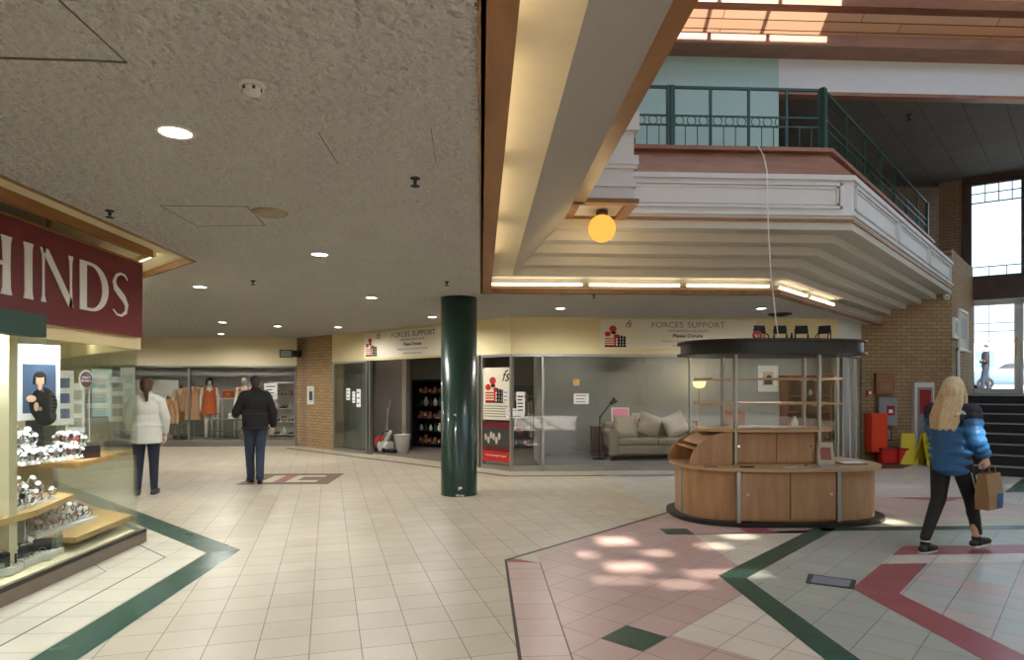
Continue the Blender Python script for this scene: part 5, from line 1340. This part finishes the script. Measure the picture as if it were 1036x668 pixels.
# ------------------------------------------------------------------ dress shop display
JN = dict(head=(0,.0,1.58), look=(0,1,0), neck=(0,0,1.43), pelvis=(0,0,.95), shL=(-.16,0,1.38), shR=(.16,0,1.38), elL=(-.23,-.02,1.12), elR=(.22,.0,1.12), wrL=(-.22,.08,.88), wrR=(.23,.06,.88), hipL=(-.08,0,.9), hipR=(.08,0,.9), knL=(-.08,.03,.5), knR=(.08,-.01,.5), anL=(-.09,.0,.09), anR=(.09,-.03,.09), toeL=(-.1,.14,.035), toeR=(.1,.11,.035))
def mann(px, D, label, dm, hair, z=.12):
    a_, b_ = ray(px); t = thing('mannequin',label,'mannequin',(a_*D,b_*D,z),PI+.42)
    body(t, JN, 'mannequin', vox=.012)
    b2 = MB().ell((0,0,1.25),(.17,.13,.19),14).cone((0,0,1.25),(0,0,.66),.155,.21,18); b2.xf(Matrix.Scale(.86,4,(0,1,0))); b2.cap((-.12,0,1.37),(.12,0,1.37),.072,.072)
    d_ = b2.build('dress',dm,t,remesh=.013,smooth_it=2)
    MB().prism([(-.06,.0),(.06,.0),(0,-.14)],0,.004).xf(Matrix.Rotation(PI/2,4,'X')).build('collar','white',d_,loc=(0,.118,1.42),rot=(-.1,0,0))
    if hair: MB().ell((0,-.015,1.62),(.1,.11,.1),14).ell((-.075,-.01,1.55),(.035,.07,.07),10).ell((.075,-.01,1.55),(.035,.07,.07),10).build('wig','black',t,remesh=.012)
    MB().lathe([(.2,0),(.2,.015),(.03,.02)],20).build('stand','alu',t)
mann(212,18.2,'white mannequin with black bob wig in an orange-brown sleeveless dress','rust',True)
mann(247,18.0,'white mannequin in a coral top half hidden behind the man','coral',False)
def coat(px, D, label, m, z=.12, L=1.0, top=1.5):
    a_, b_ = ray(px); t = thing('dress_form',label,'coat stand',(a_*D,b_*D,z),PI)
    MB().lathe([(.2,0),(.2,.015),(.02,.03),(.014,.06),(.014,top)],18).build('stand','alu',t); MB().ell((0,0,top),(.03,.03,.05),10).build('neck_knob','bookwood',t)
    b2 = MB().ell((0,0,top-.25),(.19,.13,.18),14).cone((0,0,top-.25),(0,0,top-L),.17,.25,16); b2.xf(Matrix.Scale(.7,4,(0,1,0))); b2.cap((-.13,0,top-.12),(.13,0,top-.12),.06,.06)
    for s in (-1,1): b2.chain([(s*.18,0,top-.14),(s*.26,.02,top-.45),(s*.27,.06,top-.72)],[.065,.06,.055],10)
    c_ = b2.build('coat',m,t,remesh=.014,smooth_it=2); MB().box(-.005,.005,.14,.15,top-L+.05,top-.25).build('front_seam','bookwood',c_); MB().cap((-.07,.09,top-.1),(-.02,.12,top-.3),.03,.02).cap((.07,.09,top-.1),(.02,.12,top-.3),.03,.02).build('lapel',m,c_)
coat(196,18.3,'long camel coat on a dress form left of the orange dress','camel')
coat(184,18.7,'pale tan coat on a dress form behind the camel coat','tan',top=1.45)
coat(170,18.2,'short camel jacket on a dress form behind the woman in white','camel',top=1.15,L=.75)
def bag(px,D,z,label,m,s=1,name='handbag'):
    a_, b_ = ray(px); t = thing(name,label,'bag',(a_*D,b_*D,z),.2); t.scale=(s,)*3
    MB().rbox(-.15,.15,-.06,.06,0,.22,.03,3).build('body',m,t); MB().torus((0,0,.2),.09,.01,16,6,rot=(PI/2,0,0),arc=PI).build('bag_handle',m,t); MB().rbox(-.05,.05,-.07,-.055,.1,.14,.005).build('clasp','brass',t)
def table(px,D,w_,d_,h_,label,m='offwhite',z=.12,tier=None):
    a_, b_ = ray(px); t = thing('display_table',label,'table',(a_*D,b_*D,z))
    MB().box(-w_/2,w_/2,-d_/2,d_/2,h_-.03,h_).build('tabletop',m,t)
    for sx in (-1,1):
        for sy in (-1,1): MB().box(sx*(w_/2-.04)-.02,sx*(w_/2-.04)+.02,sy*(d_/2-.04)-.02,sy*(d_/2-.04)+.02,0,h_-.03).build('leg',m,t)
    if tier: MB().box(-w_/2+.04,w_/2-.04,-d_/2+.04,d_/2-.04,tier,tier+.02).build('lower_shelf',m,t)
table(231,18.5,.55,.4,1.12,'tall white display table carrying a rust handbag between the mannequins',tier=.5)
bag(231,18.5,1.24,'rust-brown handbag on the tall white display table','rust')
table(231,17.9,1.0,.4,.55,'low sage-green display table in front of the mannequins','sage',tier=.2)
bag(235,17.9,.67,'small white clutch bag on the low sage-green table','white',.7)
table(265,18.3,.4,.4,.8,'narrow white display table right of the man','offwhite',tier=.4)
bag(264,18.3,.92,'dark red handbag on the narrow white table','maroon')
for px,sc_,lb in ((186,.9,'dark green foliage plant at the foot of the coats'),(178,.6,'smaller foliage plant at the left foot of the coats')):
    a_, b_ = ray(px); D=17.7; t = thing('potted_plant',lb,'plant',(a_*D,b_*D,.12)); t.scale=(sc_,)*3
    MB().lathe([(.1,0),(.13,.2),(.11,.2)],14).build('pot','darkgrey',t); m = MB()
    for i in range(50): a2=rnd.uniform(0,6.28); r_=rnd.uniform(.02,.28); m.ell((r_*math.cos(a2),r_*math.sin(a2),rnd.uniform(.2,.6)-r_*.5),(.07,.025,.01),6,rot=(rnd.uniform(-.8,.8),rnd.uniform(-.8,.8),a2))
    m.build('foliage','sage',t)
a_, b_ = ray(284); p=(a_*18.4-.35,b_*18.4,.12)
shelf_unit(p,0,1.0,.35,1.6,4,'offwhite','white display shelving at the right end of the dress shop window','shoe or bag item on the white shelving by the brick pier',[4,0,3,4],4,name='display_shelves')
for px in (143,167):
    a_, b_ = ray(px); D=18.9; o = MB().box(-.38,.38,-.02,.02,1.15,1.65).box(-.02,.02,-.01,.01,0,1.15).box(-.2,.2,-.15,.15,0,.02).build('light_panel','shopglow' if False else 'white',loc=(a_*D,b_*D,.12)); tag(o,'white display panel far left in the dress shop, '+('the left one' if px==143 else 'beside the camel jacket'),'panel')
paper((-14,17.2),0,on_y(274,17.2)[0]+14,zz(396,17.4),.34,.42,'white notice on the right pane of the dress shop window',lines=4)
# ------------------------------------------------------------------ jeweller's shop on the left
XG, YG = -3.44, 6.62          # glass side plane and its corner
NB = -3.0                     # how far the shop runs behind the photographer
d45 = Vector((-1,1)).normalized()
XE, YE = XG-2.6, YG+2.6       # rear end of the 45 degree face
struct(MB().prism([(XG+.07,NB),(XG+.07,YG+.03),(XE+.03,YE+.07),(XE,NB)],0,.10).build('trim_15','plinthgrey'))
struct(MB().prism([(XG-.02,NB),(XG-.02,YG-.01),(XE,YE-.03),(XE-4,YE),(XE-4,NB)],.10,.115).build('floor_jeweller','cream'))
struct(MB().box(XG+.045,XG+.072,NB,YG+.03,.10,.125).build('trim_16','black'))
wn7 = struct(MB().box(XG-.03,XG+.03,NB,YG,1.93,2.12).prism([(XG+.03,YG),(XE+.03,YE),(XE-.03,YE-.03),(XG-.03,YG-.03)],1.93,2.12).build('window_7','fasciacream'))
MB().box(XG-.005,XG+.005,NB,3.1,.115,1.93).box(XG-.005,XG+.005,3.11,YG-.01,.115,1.93).build('pane','glasstint',wn7)
MB().prism([(XG-.01,YG-.01),(XE,YE-.02),(XE-.01,YE-.03),(XG-.01,YG-.024)],.115,1.93).build('pane','glasstint',wn7)
struct(MB().box(XE-4,XG+.0,NB,YG-2.2,2.12,2.2).prism([(XG,YG-2.2),(XG,YG),(XE,YE),(XE,YG-2.2)],2.12,2.2).build('ceiling_jeweller','white'))
struct(MB().prism([(XG-.3,NB),(XG-.3,YG-.1),(XE,YE-.4),(XE,NB)],2.2,2.9).build('wall_above_jeweller','cream'))
wall('wall_jeweller_back',(XE-3,NB),(XE-.2,YE-.1),0,2.8,.1,'cream'); wall('wall_jeweller_near',(XE-4,NB),(XG,NB),0,2.8,.1,'cream')
# pillar between the windows
p = on_x(8,XG-.25); pl_ = MB().box(XG-.34,XG-.2,p[1]-.06,p[1]+.03,.115,2.1).build('trim_17','cream'); struct(pl_)
# dark box under sign
o = MB().box(XG-.0,XG+.12,3.3,on_x(47,-3.32)[1],1.93,2.1).build('shutter_box','railgreen'); tag(o,'dark green shutter box tucked under the left end of the maroon sign','shutter box')
# maroon sign
sg = thing('shop_sign','maroon shop sign with large white letters reading HINDS hanging under the ceiling','sign',(-3.35,0,0))
YS = on_x(144,-3.35)[1]
MB().box(-.06,0,1.2,YS,2.045,2.765).build('board','maroon',sg)
MB().box(-.07,.004,1.2,YS+.004,2.765,2.785).box(-.07,.0,YS,YS+.006,2.045,2.785).build('edge_trim','brass',sg)
for y in (2.5,3.9,5.2): MB().box(-.04,-.02,y-.015,y+.015,2.785,2.905).build('hanger','brass',sg)
def glyph(y0, w_, polys):
    m = MB()
    for P in polys:
        n = len(P); vs = [(.001,y0+x*w_,2.205+z*.415) for x,z in P]+[(.008,y0+x*w_,2.205+z*.415) for x,z in P]
        m._add(vs,[list(range(n,2*n)),list(range(n))[::-1]]+[(i,(i+1)%n,n+(i+1)%n,n+i) for i in range(n)],False)
    m.build('letter','white',sg)
def stem(x, w_, fl=.04): return [(x-w_/2-fl,0),(x+w_/2+fl,0),(x+w_/2,.12),(x+w_/2-.01,.5),(x+w_/2,.88),(x+w_/2+fl,1),(x-w_/2-fl,1),(x-w_/2,.88),(x-w_/2+.01,.5),(x-w_/2,.12)]
glyph(4.30,.46,[stem(.13,.17,.03),stem(.87,.17,.03),[(.2,.49),(.8,.49),(.8,.56),(.2,.56)]])
glyph(4.87,.10,[stem(.5,.8,.12)])
glyph(5.06,.38,[stem(.06,.07,.04),stem(.93,.08,.04),[(.0,1),(.2,1),(.97,.12),(.97,0),(.86,0),(.05,.93)]])
def Dg():
    n = 16; o_ = [(.02+.02,0)]; o_ = [(0,0)]+[(.38+.60*math.cos(a),.5+.5*math.sin(a)) for a in [(-PI/2+PI*i/n) for i in range(n+1)]]+[(0,1)]
    i_ = [(.22,.93)]+[(.36+.42*math.cos(a),.5+.43*math.sin(a)) for a in [(PI/2-PI*i/n) for i in range(n+1)]]+[(.22,.07)]
    # ring as strips
    ps = []; L = len(o_)
    ps.append([(0,0),(.22,0.0),(.22,1),(0,1)])
    for k in range(n):
        a0, a1 = -PI/2+PI*k/n, -PI/2+PI*(k+1)/n
        ps.append([(.38+.60*math.cos(a0),.5+.5*math.sin(a0)),(.38+.60*math.cos(a1),.5+.5*math.sin(a1)),(.36+.40*math.cos(a1),.5+.44*math.sin(a1)),(.36+.40*math.cos(a0),.5+.44*math.sin(a0))])
    ps.append([(.2,0),(.4,0),(.4,.06),(.2,.06)]); ps.append([(.2,.94),(.4,.94),(.4,1),(.2,1)])
    return ps
glyph(5.53,.42,Dg())
def Sg():
    pts = [(.92,.86,.04),(.75,.955,.07),(.5,.97,.08),(.24,.90,.13),(.12,.76,.19),(.2,.63,.22),(.42,.53,.25),(.68,.43,.25),(.86,.28,.20),(.8,.12,.14),(.55,.03,.08),(.28,.04,.07),(.06,.14,.04)]
    ps = []
    def nrm(i):
        a, b = pts[max(0,i-1)], pts[min(len(pts)-1,i+1)]; dx,dz = (b[0]-a[0])*.28,(b[1]-a[1])*.415; l = math.hypot(dx,dz); return (-dz/l/.28*.13,dx/l/.415*.13)
    for i in range(len(pts)-1):
        n0, n1 = nrm(i), nrm(i+1); p, q = pts[i], pts[i+1]
        ps.append([(p[0]+n0[0]*p[2],p[1]+n0[1]*p[2]),(q[0]+n1[0]*q[2],q[1]+n1[1]*q[2]),(q[0]-n1[0]*q[2],q[1]-n1[1]*q[2]),(p[0]-n0[0]*p[2],p[1]-n0[1]*p[2])])
    return ps
glyph(6.0,.28,Sg())

# shelves inside: each board with its wooden edge
def board(poly, z, label, th=.05):
    o = MB().prism(poly, z-th, z).build('display_shelf','shelfwood'); tag(o,label,'shelf')
    return o
def pz(px,py,z): return at(px,py,z)
S1 = board([pz(32,468,.80),pz(80,469,.80),pz(134,455,.80),(-4.6,7.7),(-5.2,6.9),(-5.0,5.6)],.80,'upper wooden display shelf at the glass corner carrying black velvet steps and watches')
S2 = board([(-3.62,4.1),(-3.62,pz(31,516,.55)[1]),pz(75,500,.55),(-4.5,6.6),(-4.9,5.4),(-4.9,4.1)],.55,'middle wooden display shelf crowded with bracelets, left side of the window')
S3 = board([pz(30,544,.24),pz(77,544,.24),pz(134,521,.24),(-4.4,7.35),(-4.7,6.4)],.24,'lower wooden display shelf with white watch trays at the glass corner')
# supports so the shelves stand
for (poly,z0,z1,lb,m) in (([(-4.75,5.9),(-4.45,5.6),(-4.3,6.6),(-4.9,6.8)],.115,.19,'pale block under the lower display shelf','cream'),
                        ([(-4.85,4.3),(-4.5,4.3),(-4.35,6.2),(-4.85,6.2)],.115,.50,'cream plinth under the middle display shelf','cream'),
                        ([(-5.0,6.3),(-4.62,6.5),(-4.7,7.3),(-5.1,7.0)],.115,.75,'cream plinth under the upper display shelf','cream')):
    o = MB().prism(poly,z0,z1).build('display_plinth',m); tag(o,lb,'plinth')
# price strip on the middle shelf edge
q0, q1 = Vector((*pz(34,503,.55),.55)), Vector((*pz(72,491,.55),.55)); dq_ = q1-q0
o = MB().box(0,.34,-.0,.03,0,.035).build('ticket_strip','offwhite',loc=(-3.74,5.22,.55),rot=R(118)); tag(o,'narrow pale ticket strip on the front edge of the middle shelf','ticket strip'); MB().box(.09,.26,-.001,.0,.01,.026).build('print','darkgrey',o)
# prototypes
def watch_proto():
    t = thing('watch','x','watch')
    MB().lathe([(.02,0),(.024,.004),(.014,.01),(.012,.03)],10).build('cushion_stand','porcelain',t)
    MB().torus((0,0,.055),.027,.006,14,5,rot=(PI/2,0,0),sc=(1,1,1.6)).build('strap','silver',t)
    w_ = MB().cone((.0,-.012,.083),(0,-.018,.088),.017,.017,14).build('dial','dialwhite',t); return t
def bangle_proto():
    t = thing('bracelet','x','bracelet'); MB().torus((0,0,.034),.03,.0045,16,5,rot=(PI/2,0,0)).build('band','rosegold',t); MB().ell((0,-.004,.064),.008,8).ell((.012,-.004,.06),.006,8).ell((-.012,-.004,.06),.006,8).build('charm','red',t); MB().box(-.02,.02,-.015,.015,0,.008).build('pad','white',t); return t
def box_proto():
    t = thing('ring_box','x','ring box'); MB().rbox(-.035,.035,-.035,.035,0,.035,.005).build('base','porcelain',t); MB().rbox(-.035,.035,.03,.042,.033,.09,.005).build('lid','velvet',t); MB().torus((0,-.002,.045),.012,.002,12,5,rot=(PI/2,0,0)).build('ring','brass',t); return t
WP = [watch_proto(), bangle_proto(), box_proto()]; wu = [0,0,0]
def jewel(i, loc, label, group, rot=0, sc=1, sw=None):
    if not wu[i]: wu[i] = 1; o = WP[i]; o.location = loc; o.rotation_euler=(0,0,rot); o.scale=(sc,)*3; o['label']=label; o['group']=group
    else: o = copy_tree(WP[i],loc=loc,rot=rot,label=label,group=group,scale=sc)
    if sw:
        for c in o.children:
            if c.name.split('.')[0] in sw:
                c.data = meshvar(c.data, sw[c.name.split('.')[0]])
    return o
MVAR = {}
def meshvar(me, m):
    k = (me.name, m)
    if k not in MVAR:
        q = me.copy(); q.materials.clear(); q.materials.append(MATS[m]); MVAR[k] = q
    return MVAR[k]
FACE = R(55)   # items turned toward the glass and the aisle
def area_fill(a, b, c, n1, n2, z, zs, kinds, label, group, jit=.02, sc=(.9,1.3), sws=(None,), step=0, lift=0):
    a, b, c = Vector(a), Vector(b), Vector(c)
    for i in range(n1):
        for j in range(n2):
            p = a+(b-a)*((i+.5)/n1)+(c-a)*((j+.5)/n2); kx = kinds[(i*2+j*3)%len(kinds)]
            jewel(kx,(p.x+rnd.uniform(-jit,jit),p.y+rnd.uniform(-jit,jit),z+step*j+lift),label,group,FACE+rnd.uniform(-.5,.5),rnd.uniform(*sc),sws[(i+j)%len(sws)])
SW_W = [{'strap':'silver','dial':'dialwhite'},{'strap':'black','dial':'dialwhite'},{'strap':'silver','dial':'dialdark'},{'strap':'rosegold','dial':'dialwhite'}]
SW_B = [{'band':'rosegold','charm':'red'},{'band':'silver','charm':'goods2'},{'band':'black','charm':'rosegold'},{'band':'brass','charm':'white'}]
# black velvet steps on the upper shelf, watches in rows
o = MB().prism([pz(42,462,.80),(-4.62,6.12),(-4.98,6.5),(-4.75,7.3),(-4.28,7.0)],.80,.84).build('velvet_step','velvet'); tag(o,'black velvet step standing on the upper shelf behind the glass corner','display step')
p0 = Vector(pz(62,463,.84)); 
area_fill((-4.05,5.92),(-3.98,6.72),(-4.42,5.98),10,4,.842,0,[0],'watch on a cushion on the black velvet step, upper shelf','watches on the black velvet step',.012,(1.0,1.5),SW_W,step=.0)
o = MB().prism([(-4.45,5.95),(-4.42,6.75),(-4.75,6.85),(-4.8,5.95)],.84,.95).build('velvet_step','velvet'); tag(o,'taller black velvet step at the back of the upper shelf','display step')
area_fill((-4.47,5.95),(-4.45,6.72),(-4.76,5.95),10,4,.952,0,[0],'silver watch on the taller velvet step below the portrait poster','watches below the portrait poster',.015,(1.2,1.8),[{'strap':'silver','dial':'dialwhite'}],step=.03)
o = MB().prism([(-4.2,6.9),(-4.05,7.05),(-4.5,7.5),(-4.7,7.3)],.80,.93).build('velvet_step','blackmatte'); tag(o,'dark step near the rear glass of the upper shelf','display step')
area_fill((-4.12,6.96),(-4.58,7.42),(-4.3,6.9),9,3,.932,0,[0,1],'watch or bangle near the rear glass on the dark step','pieces on the dark step by the rear glass',.015,(1.0,1.5),SW_W)
# bracelets on the middle shelf, on a low white terrace
for j in range(7):
    o = MB().box(-3.80-.09*(j+1),-3.80-.09*j,4.6,5.98-.05*j,.55,.555+.032*j).build('display_step','white')
    tag(o,'white terrace step under the bracelets of the middle shelf, '+['frontmost','second from the front','third from the front','fourth, halfway up','fifth from the front','sixth from the front','rearmost and highest'][j],'display step')
area_fill((-3.78,4.85),(-3.80,5.98),(-4.42,4.85),15,7,.556,0,[1,0,1],'bracelet or watch crowded on the white terrace of the middle shelf','bracelets and watches on the middle shelf',.015,(1.0,1.5),SW_B,step=.032)
area_fill((-3.68,4.9),(-3.70,5.6),(-3.80,4.9),8,1,.552,0,[0,1],'watch or bangle along the front edge of the middle shelf','pieces along the front edge of the middle shelf',.01,(1.0,1.4),SW_W)
# lower shelf
for j in range(5):
    o = MB().box(-3.82-.1*(j+1),-3.82-.1*j,5.72,6.62+.05*j,.24,.262+.04*j).build('display_step','white')
    tag(o,'white terrace step of the lower shelf at the glass corner, '+['frontmost','second from the front','third from the front','fourth from the front','rearmost'][j],'display step')
area_fill((-3.85,5.76),(-3.85,6.62),(-4.32,5.76),12,5,.264,0,[0,1,0],'watch or bangle standing in rows on the white steps, lower shelf','pieces on the white steps of the lower shelf',.01,(1.0,1.4),[SW_W[3],SW_W[1],SW_W[0],SW_B[0]],step=.04)
o = MB().prism([(-3.84,5.60),(-4.36,5.62),(-4.36,5.635),(-3.84,5.615)],.24,.42).build('display_card','white'); tag(o,'white card standing at the left end of the lower shelf steps','card')
# floor display: boxes, bags, necklaces busts
KB = [('ring_box',2)]
area_fill((-3.58,4.8),(-3.6,5.75),(-4.1,4.85),10,4,.118,0,[2,0],'ring box or watch on the floor of the jeweller window','boxes on the floor of the jeweller window',.03,(1.1,1.9),(None,))
for k,(x,y,s,m) in enumerate(((-3.66,5.05,1.0,'black'),(-3.9,5.15,1.3,'darkgrey'),(-3.66,5.72,.9,'sage'),(-4.05,5.45,1.1,'black'))):
    t = thing('gift_bag',['black gift box bag nearest the left edge on the window floor','dark grey gift bag behind the black one on the window floor','small sage gift box leaning at the right end of the window floor','black gift bag further back on the window floor'][k],'gift bag',(x,y,.116),R(60+20*k)); t.scale=(s,)*3
    MB().rbox(-.07,.07,-.035,.035,0,.17,.004).build('body',m,t); MB().tube([(-.03,-.036,.16),(-.02,-.036,.21),(.02,-.036,.21),(.03,-.036,.16)],.003).build('bag_handle','grey',t); MB().box(-.03,.03,-.038,-.035,.07,.1).build('label_print','silver',t)
# portrait poster
def onx2(px,x): return on_x(px,x)
pc = on_x(40,-3.85)
ps = thing('portrait_poster','white poster with a portrait of a dark-suited person adjusting a cuff','poster',(pc[0],pc[1],0),R(62))
Dp = pc[0]*ST+pc[1]*CT; zt, zb = zz(349,Dp), zz(425,Dp); Wp = .34
MB().box(-Wp/2,Wp/2,0,.008,zb,zt).build('sheet','white',ps)
MB().box(-Wp*.39,Wp*.39,-.003,0,zb+.06,zt-.17).build('print_background','goods2',ps)
fx, fz = -.02, zt-.30
MB().ell((.03,-.004,fz-.22),(.115,.003,.15),16).ell((.05,-.004,fz-.33),(.09,.003,.08),12).build('suit_print','black',ps)
MB().ell((fx+.02,-.0065,fz),(.042,.003,.058),14).ell((fx+.02,-.006,fz-.06),(.02,.003,.04),10).ell((-.07,-.008,fz-.17),(.04,.003,.03),10).ell((-.03,-.008,fz-.24),(.02,.003,.04),10).build('skin_print','skin',ps)
MB().ell((fx+.02,-.0085,fz+.04),(.046,.002,.03),12).ell((fx-.022,-.0085,fz+.0),(.01,.002,.045),8).ell((fx+.062,-.0085,fz+.0),(.01,.002,.045),8).build('hair_print','darkhair',ps)
MB().ell((.0,-.0085,fz-.26),(.018,.002,.018),12).box(.015,.03,-.006,-.003,fz-.13,fz-.08).build('watch_print','silver',ps)
m = MB()
for i in range(4): m.box(-.06+.05*i,-.03+.05*i,-.003,0,zt-.1,zt-.085)
m.build('lettering','grey',ps)
# price promise sign
pc = on_x(87,-4.35); Dp = pc[0]*ST+pc[1]*CT
pp = thing('price_sign','oval purple sign with white words on a clear stand behind the jeweller glass','sign',(pc[0],pc[1],0),R(62))
zc = zz(384,Dp)
m = MB(); m.lathe([(.105,-.004),(.105,.004)],28); m.xf(Matrix.Translation((0,0,zc))@Matrix.Diagonal((.72,1,1,1))@Matrix.Rotation(PI/2,4,'X')); m.build('rim','offwhite',pp)
m = MB(); m.lathe([(.088,.004),(.088,.008)],28); m.xf(Matrix.Translation((0,0,zc))@Matrix.Diagonal((.72,1,1,1))@Matrix.Rotation(PI/2,4,'X')); m.build('oval','purple',pp)
text('lettering','PRICE',.036,'white',pp,(0,-.0095,zc+.018),(PI/2,0,0),bold=.001); text('lettering','PROMISE',.03,'white',pp,(0,-.0095,zc-.018),(PI/2,0,0),bold=.001)
MB().box(-.04,-.032,-.002,.002,.955,zc-.08).box(.032,.04,-.002,.002,.955,zc-.08).box(-.05,.05,-.04,.04,.952,.956).build('stand','offwhite',pp)
# tall wall cabinets and bright panels in the shop interior
for i,(x,y,h_,w2,lb) in enumerate(((-5.9,7.6,1.85,.5,'tall lit glass cabinet deep in the jeweller, nearest the rear corner'),(-6.2,6.6,1.85,.6,'tall lit glass cabinet in the middle of the jeweller back wall'),(-6.4,5.3,1.85,.6,'tall lit glass cabinet behind the portrait poster'))):
    t = thing('display_cabinet',lb,'cabinet',(x,y,.115),R(62))
    for sx in (-w2/2,w2/2-.03): MB().box(sx,sx+.03,0,.35,0,h_).build('side_panel','white',t)
    MB().box(-w2/2,w2/2,.33,.35,0,h_).build('back_panel','white',t); MB().box(-w2/2,w2/2,0,.35,0,.5).build('cupboard','cream',t)
    MB().box(-w2/2,w2/2,0,.35,h_,h_+.03).build('top','white',t)
    for z in (.5,.8,1.1,1.4): MB().box(-w2/2+.03,w2/2-.03,0,.33,z,z+.015).build('shelf','offwhite',t)
    ca, sa = math.cos(R(62)), math.sin(R(62))
    for z in (.515,.815,1.115,1.415):
        for k in range(4):
            lx = -w2/2+.09+k*(w2-.18)/3; jewel((0,2,1)[(k+i)%3],(x+lx*ca-.15*sa,y+lx*sa+.15*ca,.115+z),'jewellery piece on a shelf of a lit cabinet inside the jeweller','pieces in the lit jeweller cabinets',R(62),1.6,SW_W[k%4] if (0,2,1)[(k+i)%3]==0 else None)
for i,(px,x,z0,z1,w2,lb) in enumerate(((60,-5.0,1.1,1.75,.3,'white hanging panel with pictures of watches, left behind the glass'),(76,-4.9,1.0,1.6,.2,'pale oval-topped mirror panel beside the purple sign'),(103,-5.2,1.15,1.8,.25,'pale blue panel right of the purple sign'),(118,-5.3,1.05,1.7,.22,'narrow pale panel near the rear glass'),(129,-5.3,1.1,1.85,.2,'tall bright panel closest to the glass corner'))):
    p = on_x(px,x); t = thing('picture_board',lb,'panel',(p[0],p[1],0),R(50))
    MB().rbox(-w2/2,w2/2,-.006,.006,z0,z1,.004).build('sheet',['offwhite','white','teal','offwhite','white'][i],t)
    MB().cone((-w2*.4,0,z1),(-w2*.4,0,2.12),.002,.002,5).cone((w2*.4,0,z1),(w2*.4,0,2.12),.002,.002,5).build('wire','grey',t)
    b_=MB()
    for k in range(3): b_.box(-w2*.35,w2*.35,-.009,-.006,z0+(z1-z0)*(.12+.28*k),z0+(z1-z0)*(.3+.28*k))
    b_.build('print',['goods2','silver','offwhite','grey','teal'][i],t)
for k,(px,py) in enumerate(((61,361.5),(70,358.5),(82,356.5),(96,354.5))):
    p = at(px,py,2.115) if False else on_x(px,-4.2-.15*k); Dq = p[0]*ST+p[1]*CT
    t = copy_tree(dl0,loc=(p[0],p[1],2.12),label='bright small ceiling spotlight inside the jeweller',group='spotlights inside the jeweller')
for (x,y) in ((-3.75,5.0),(-3.8,6.2),(-4.6,6.6),(-4.6,5.2),(-3.8,3.6)):
    copy_tree(dl0,loc=(x,y,2.12),label='bright small ceiling spotlight inside the jeweller',group='spotlights inside the jeweller',scale=.7)
    lamp('SPOT',(x,y,2.1),JEW,(.93,.97,1),.05,spot=130)
for (x,y) in ((-3.6,5.75),(-3.65,6.35)): lamp('SPOT',(x,y,2.05),30,(.95,.98,1),.04,rot=(R(48),0,R(70)),spot=80)  # added spots without fittings, aimed to brighten the poster and displays
for (x,y) in ((-5.4,7.0),(-5.8,5.6),(-5.6,3.6)): lamp('SPOT',(x,y,2.1),JEW,(.95,.98,1),.06,spot=160)
# dark chair-like stool seen through rear glass is left to the mall behind
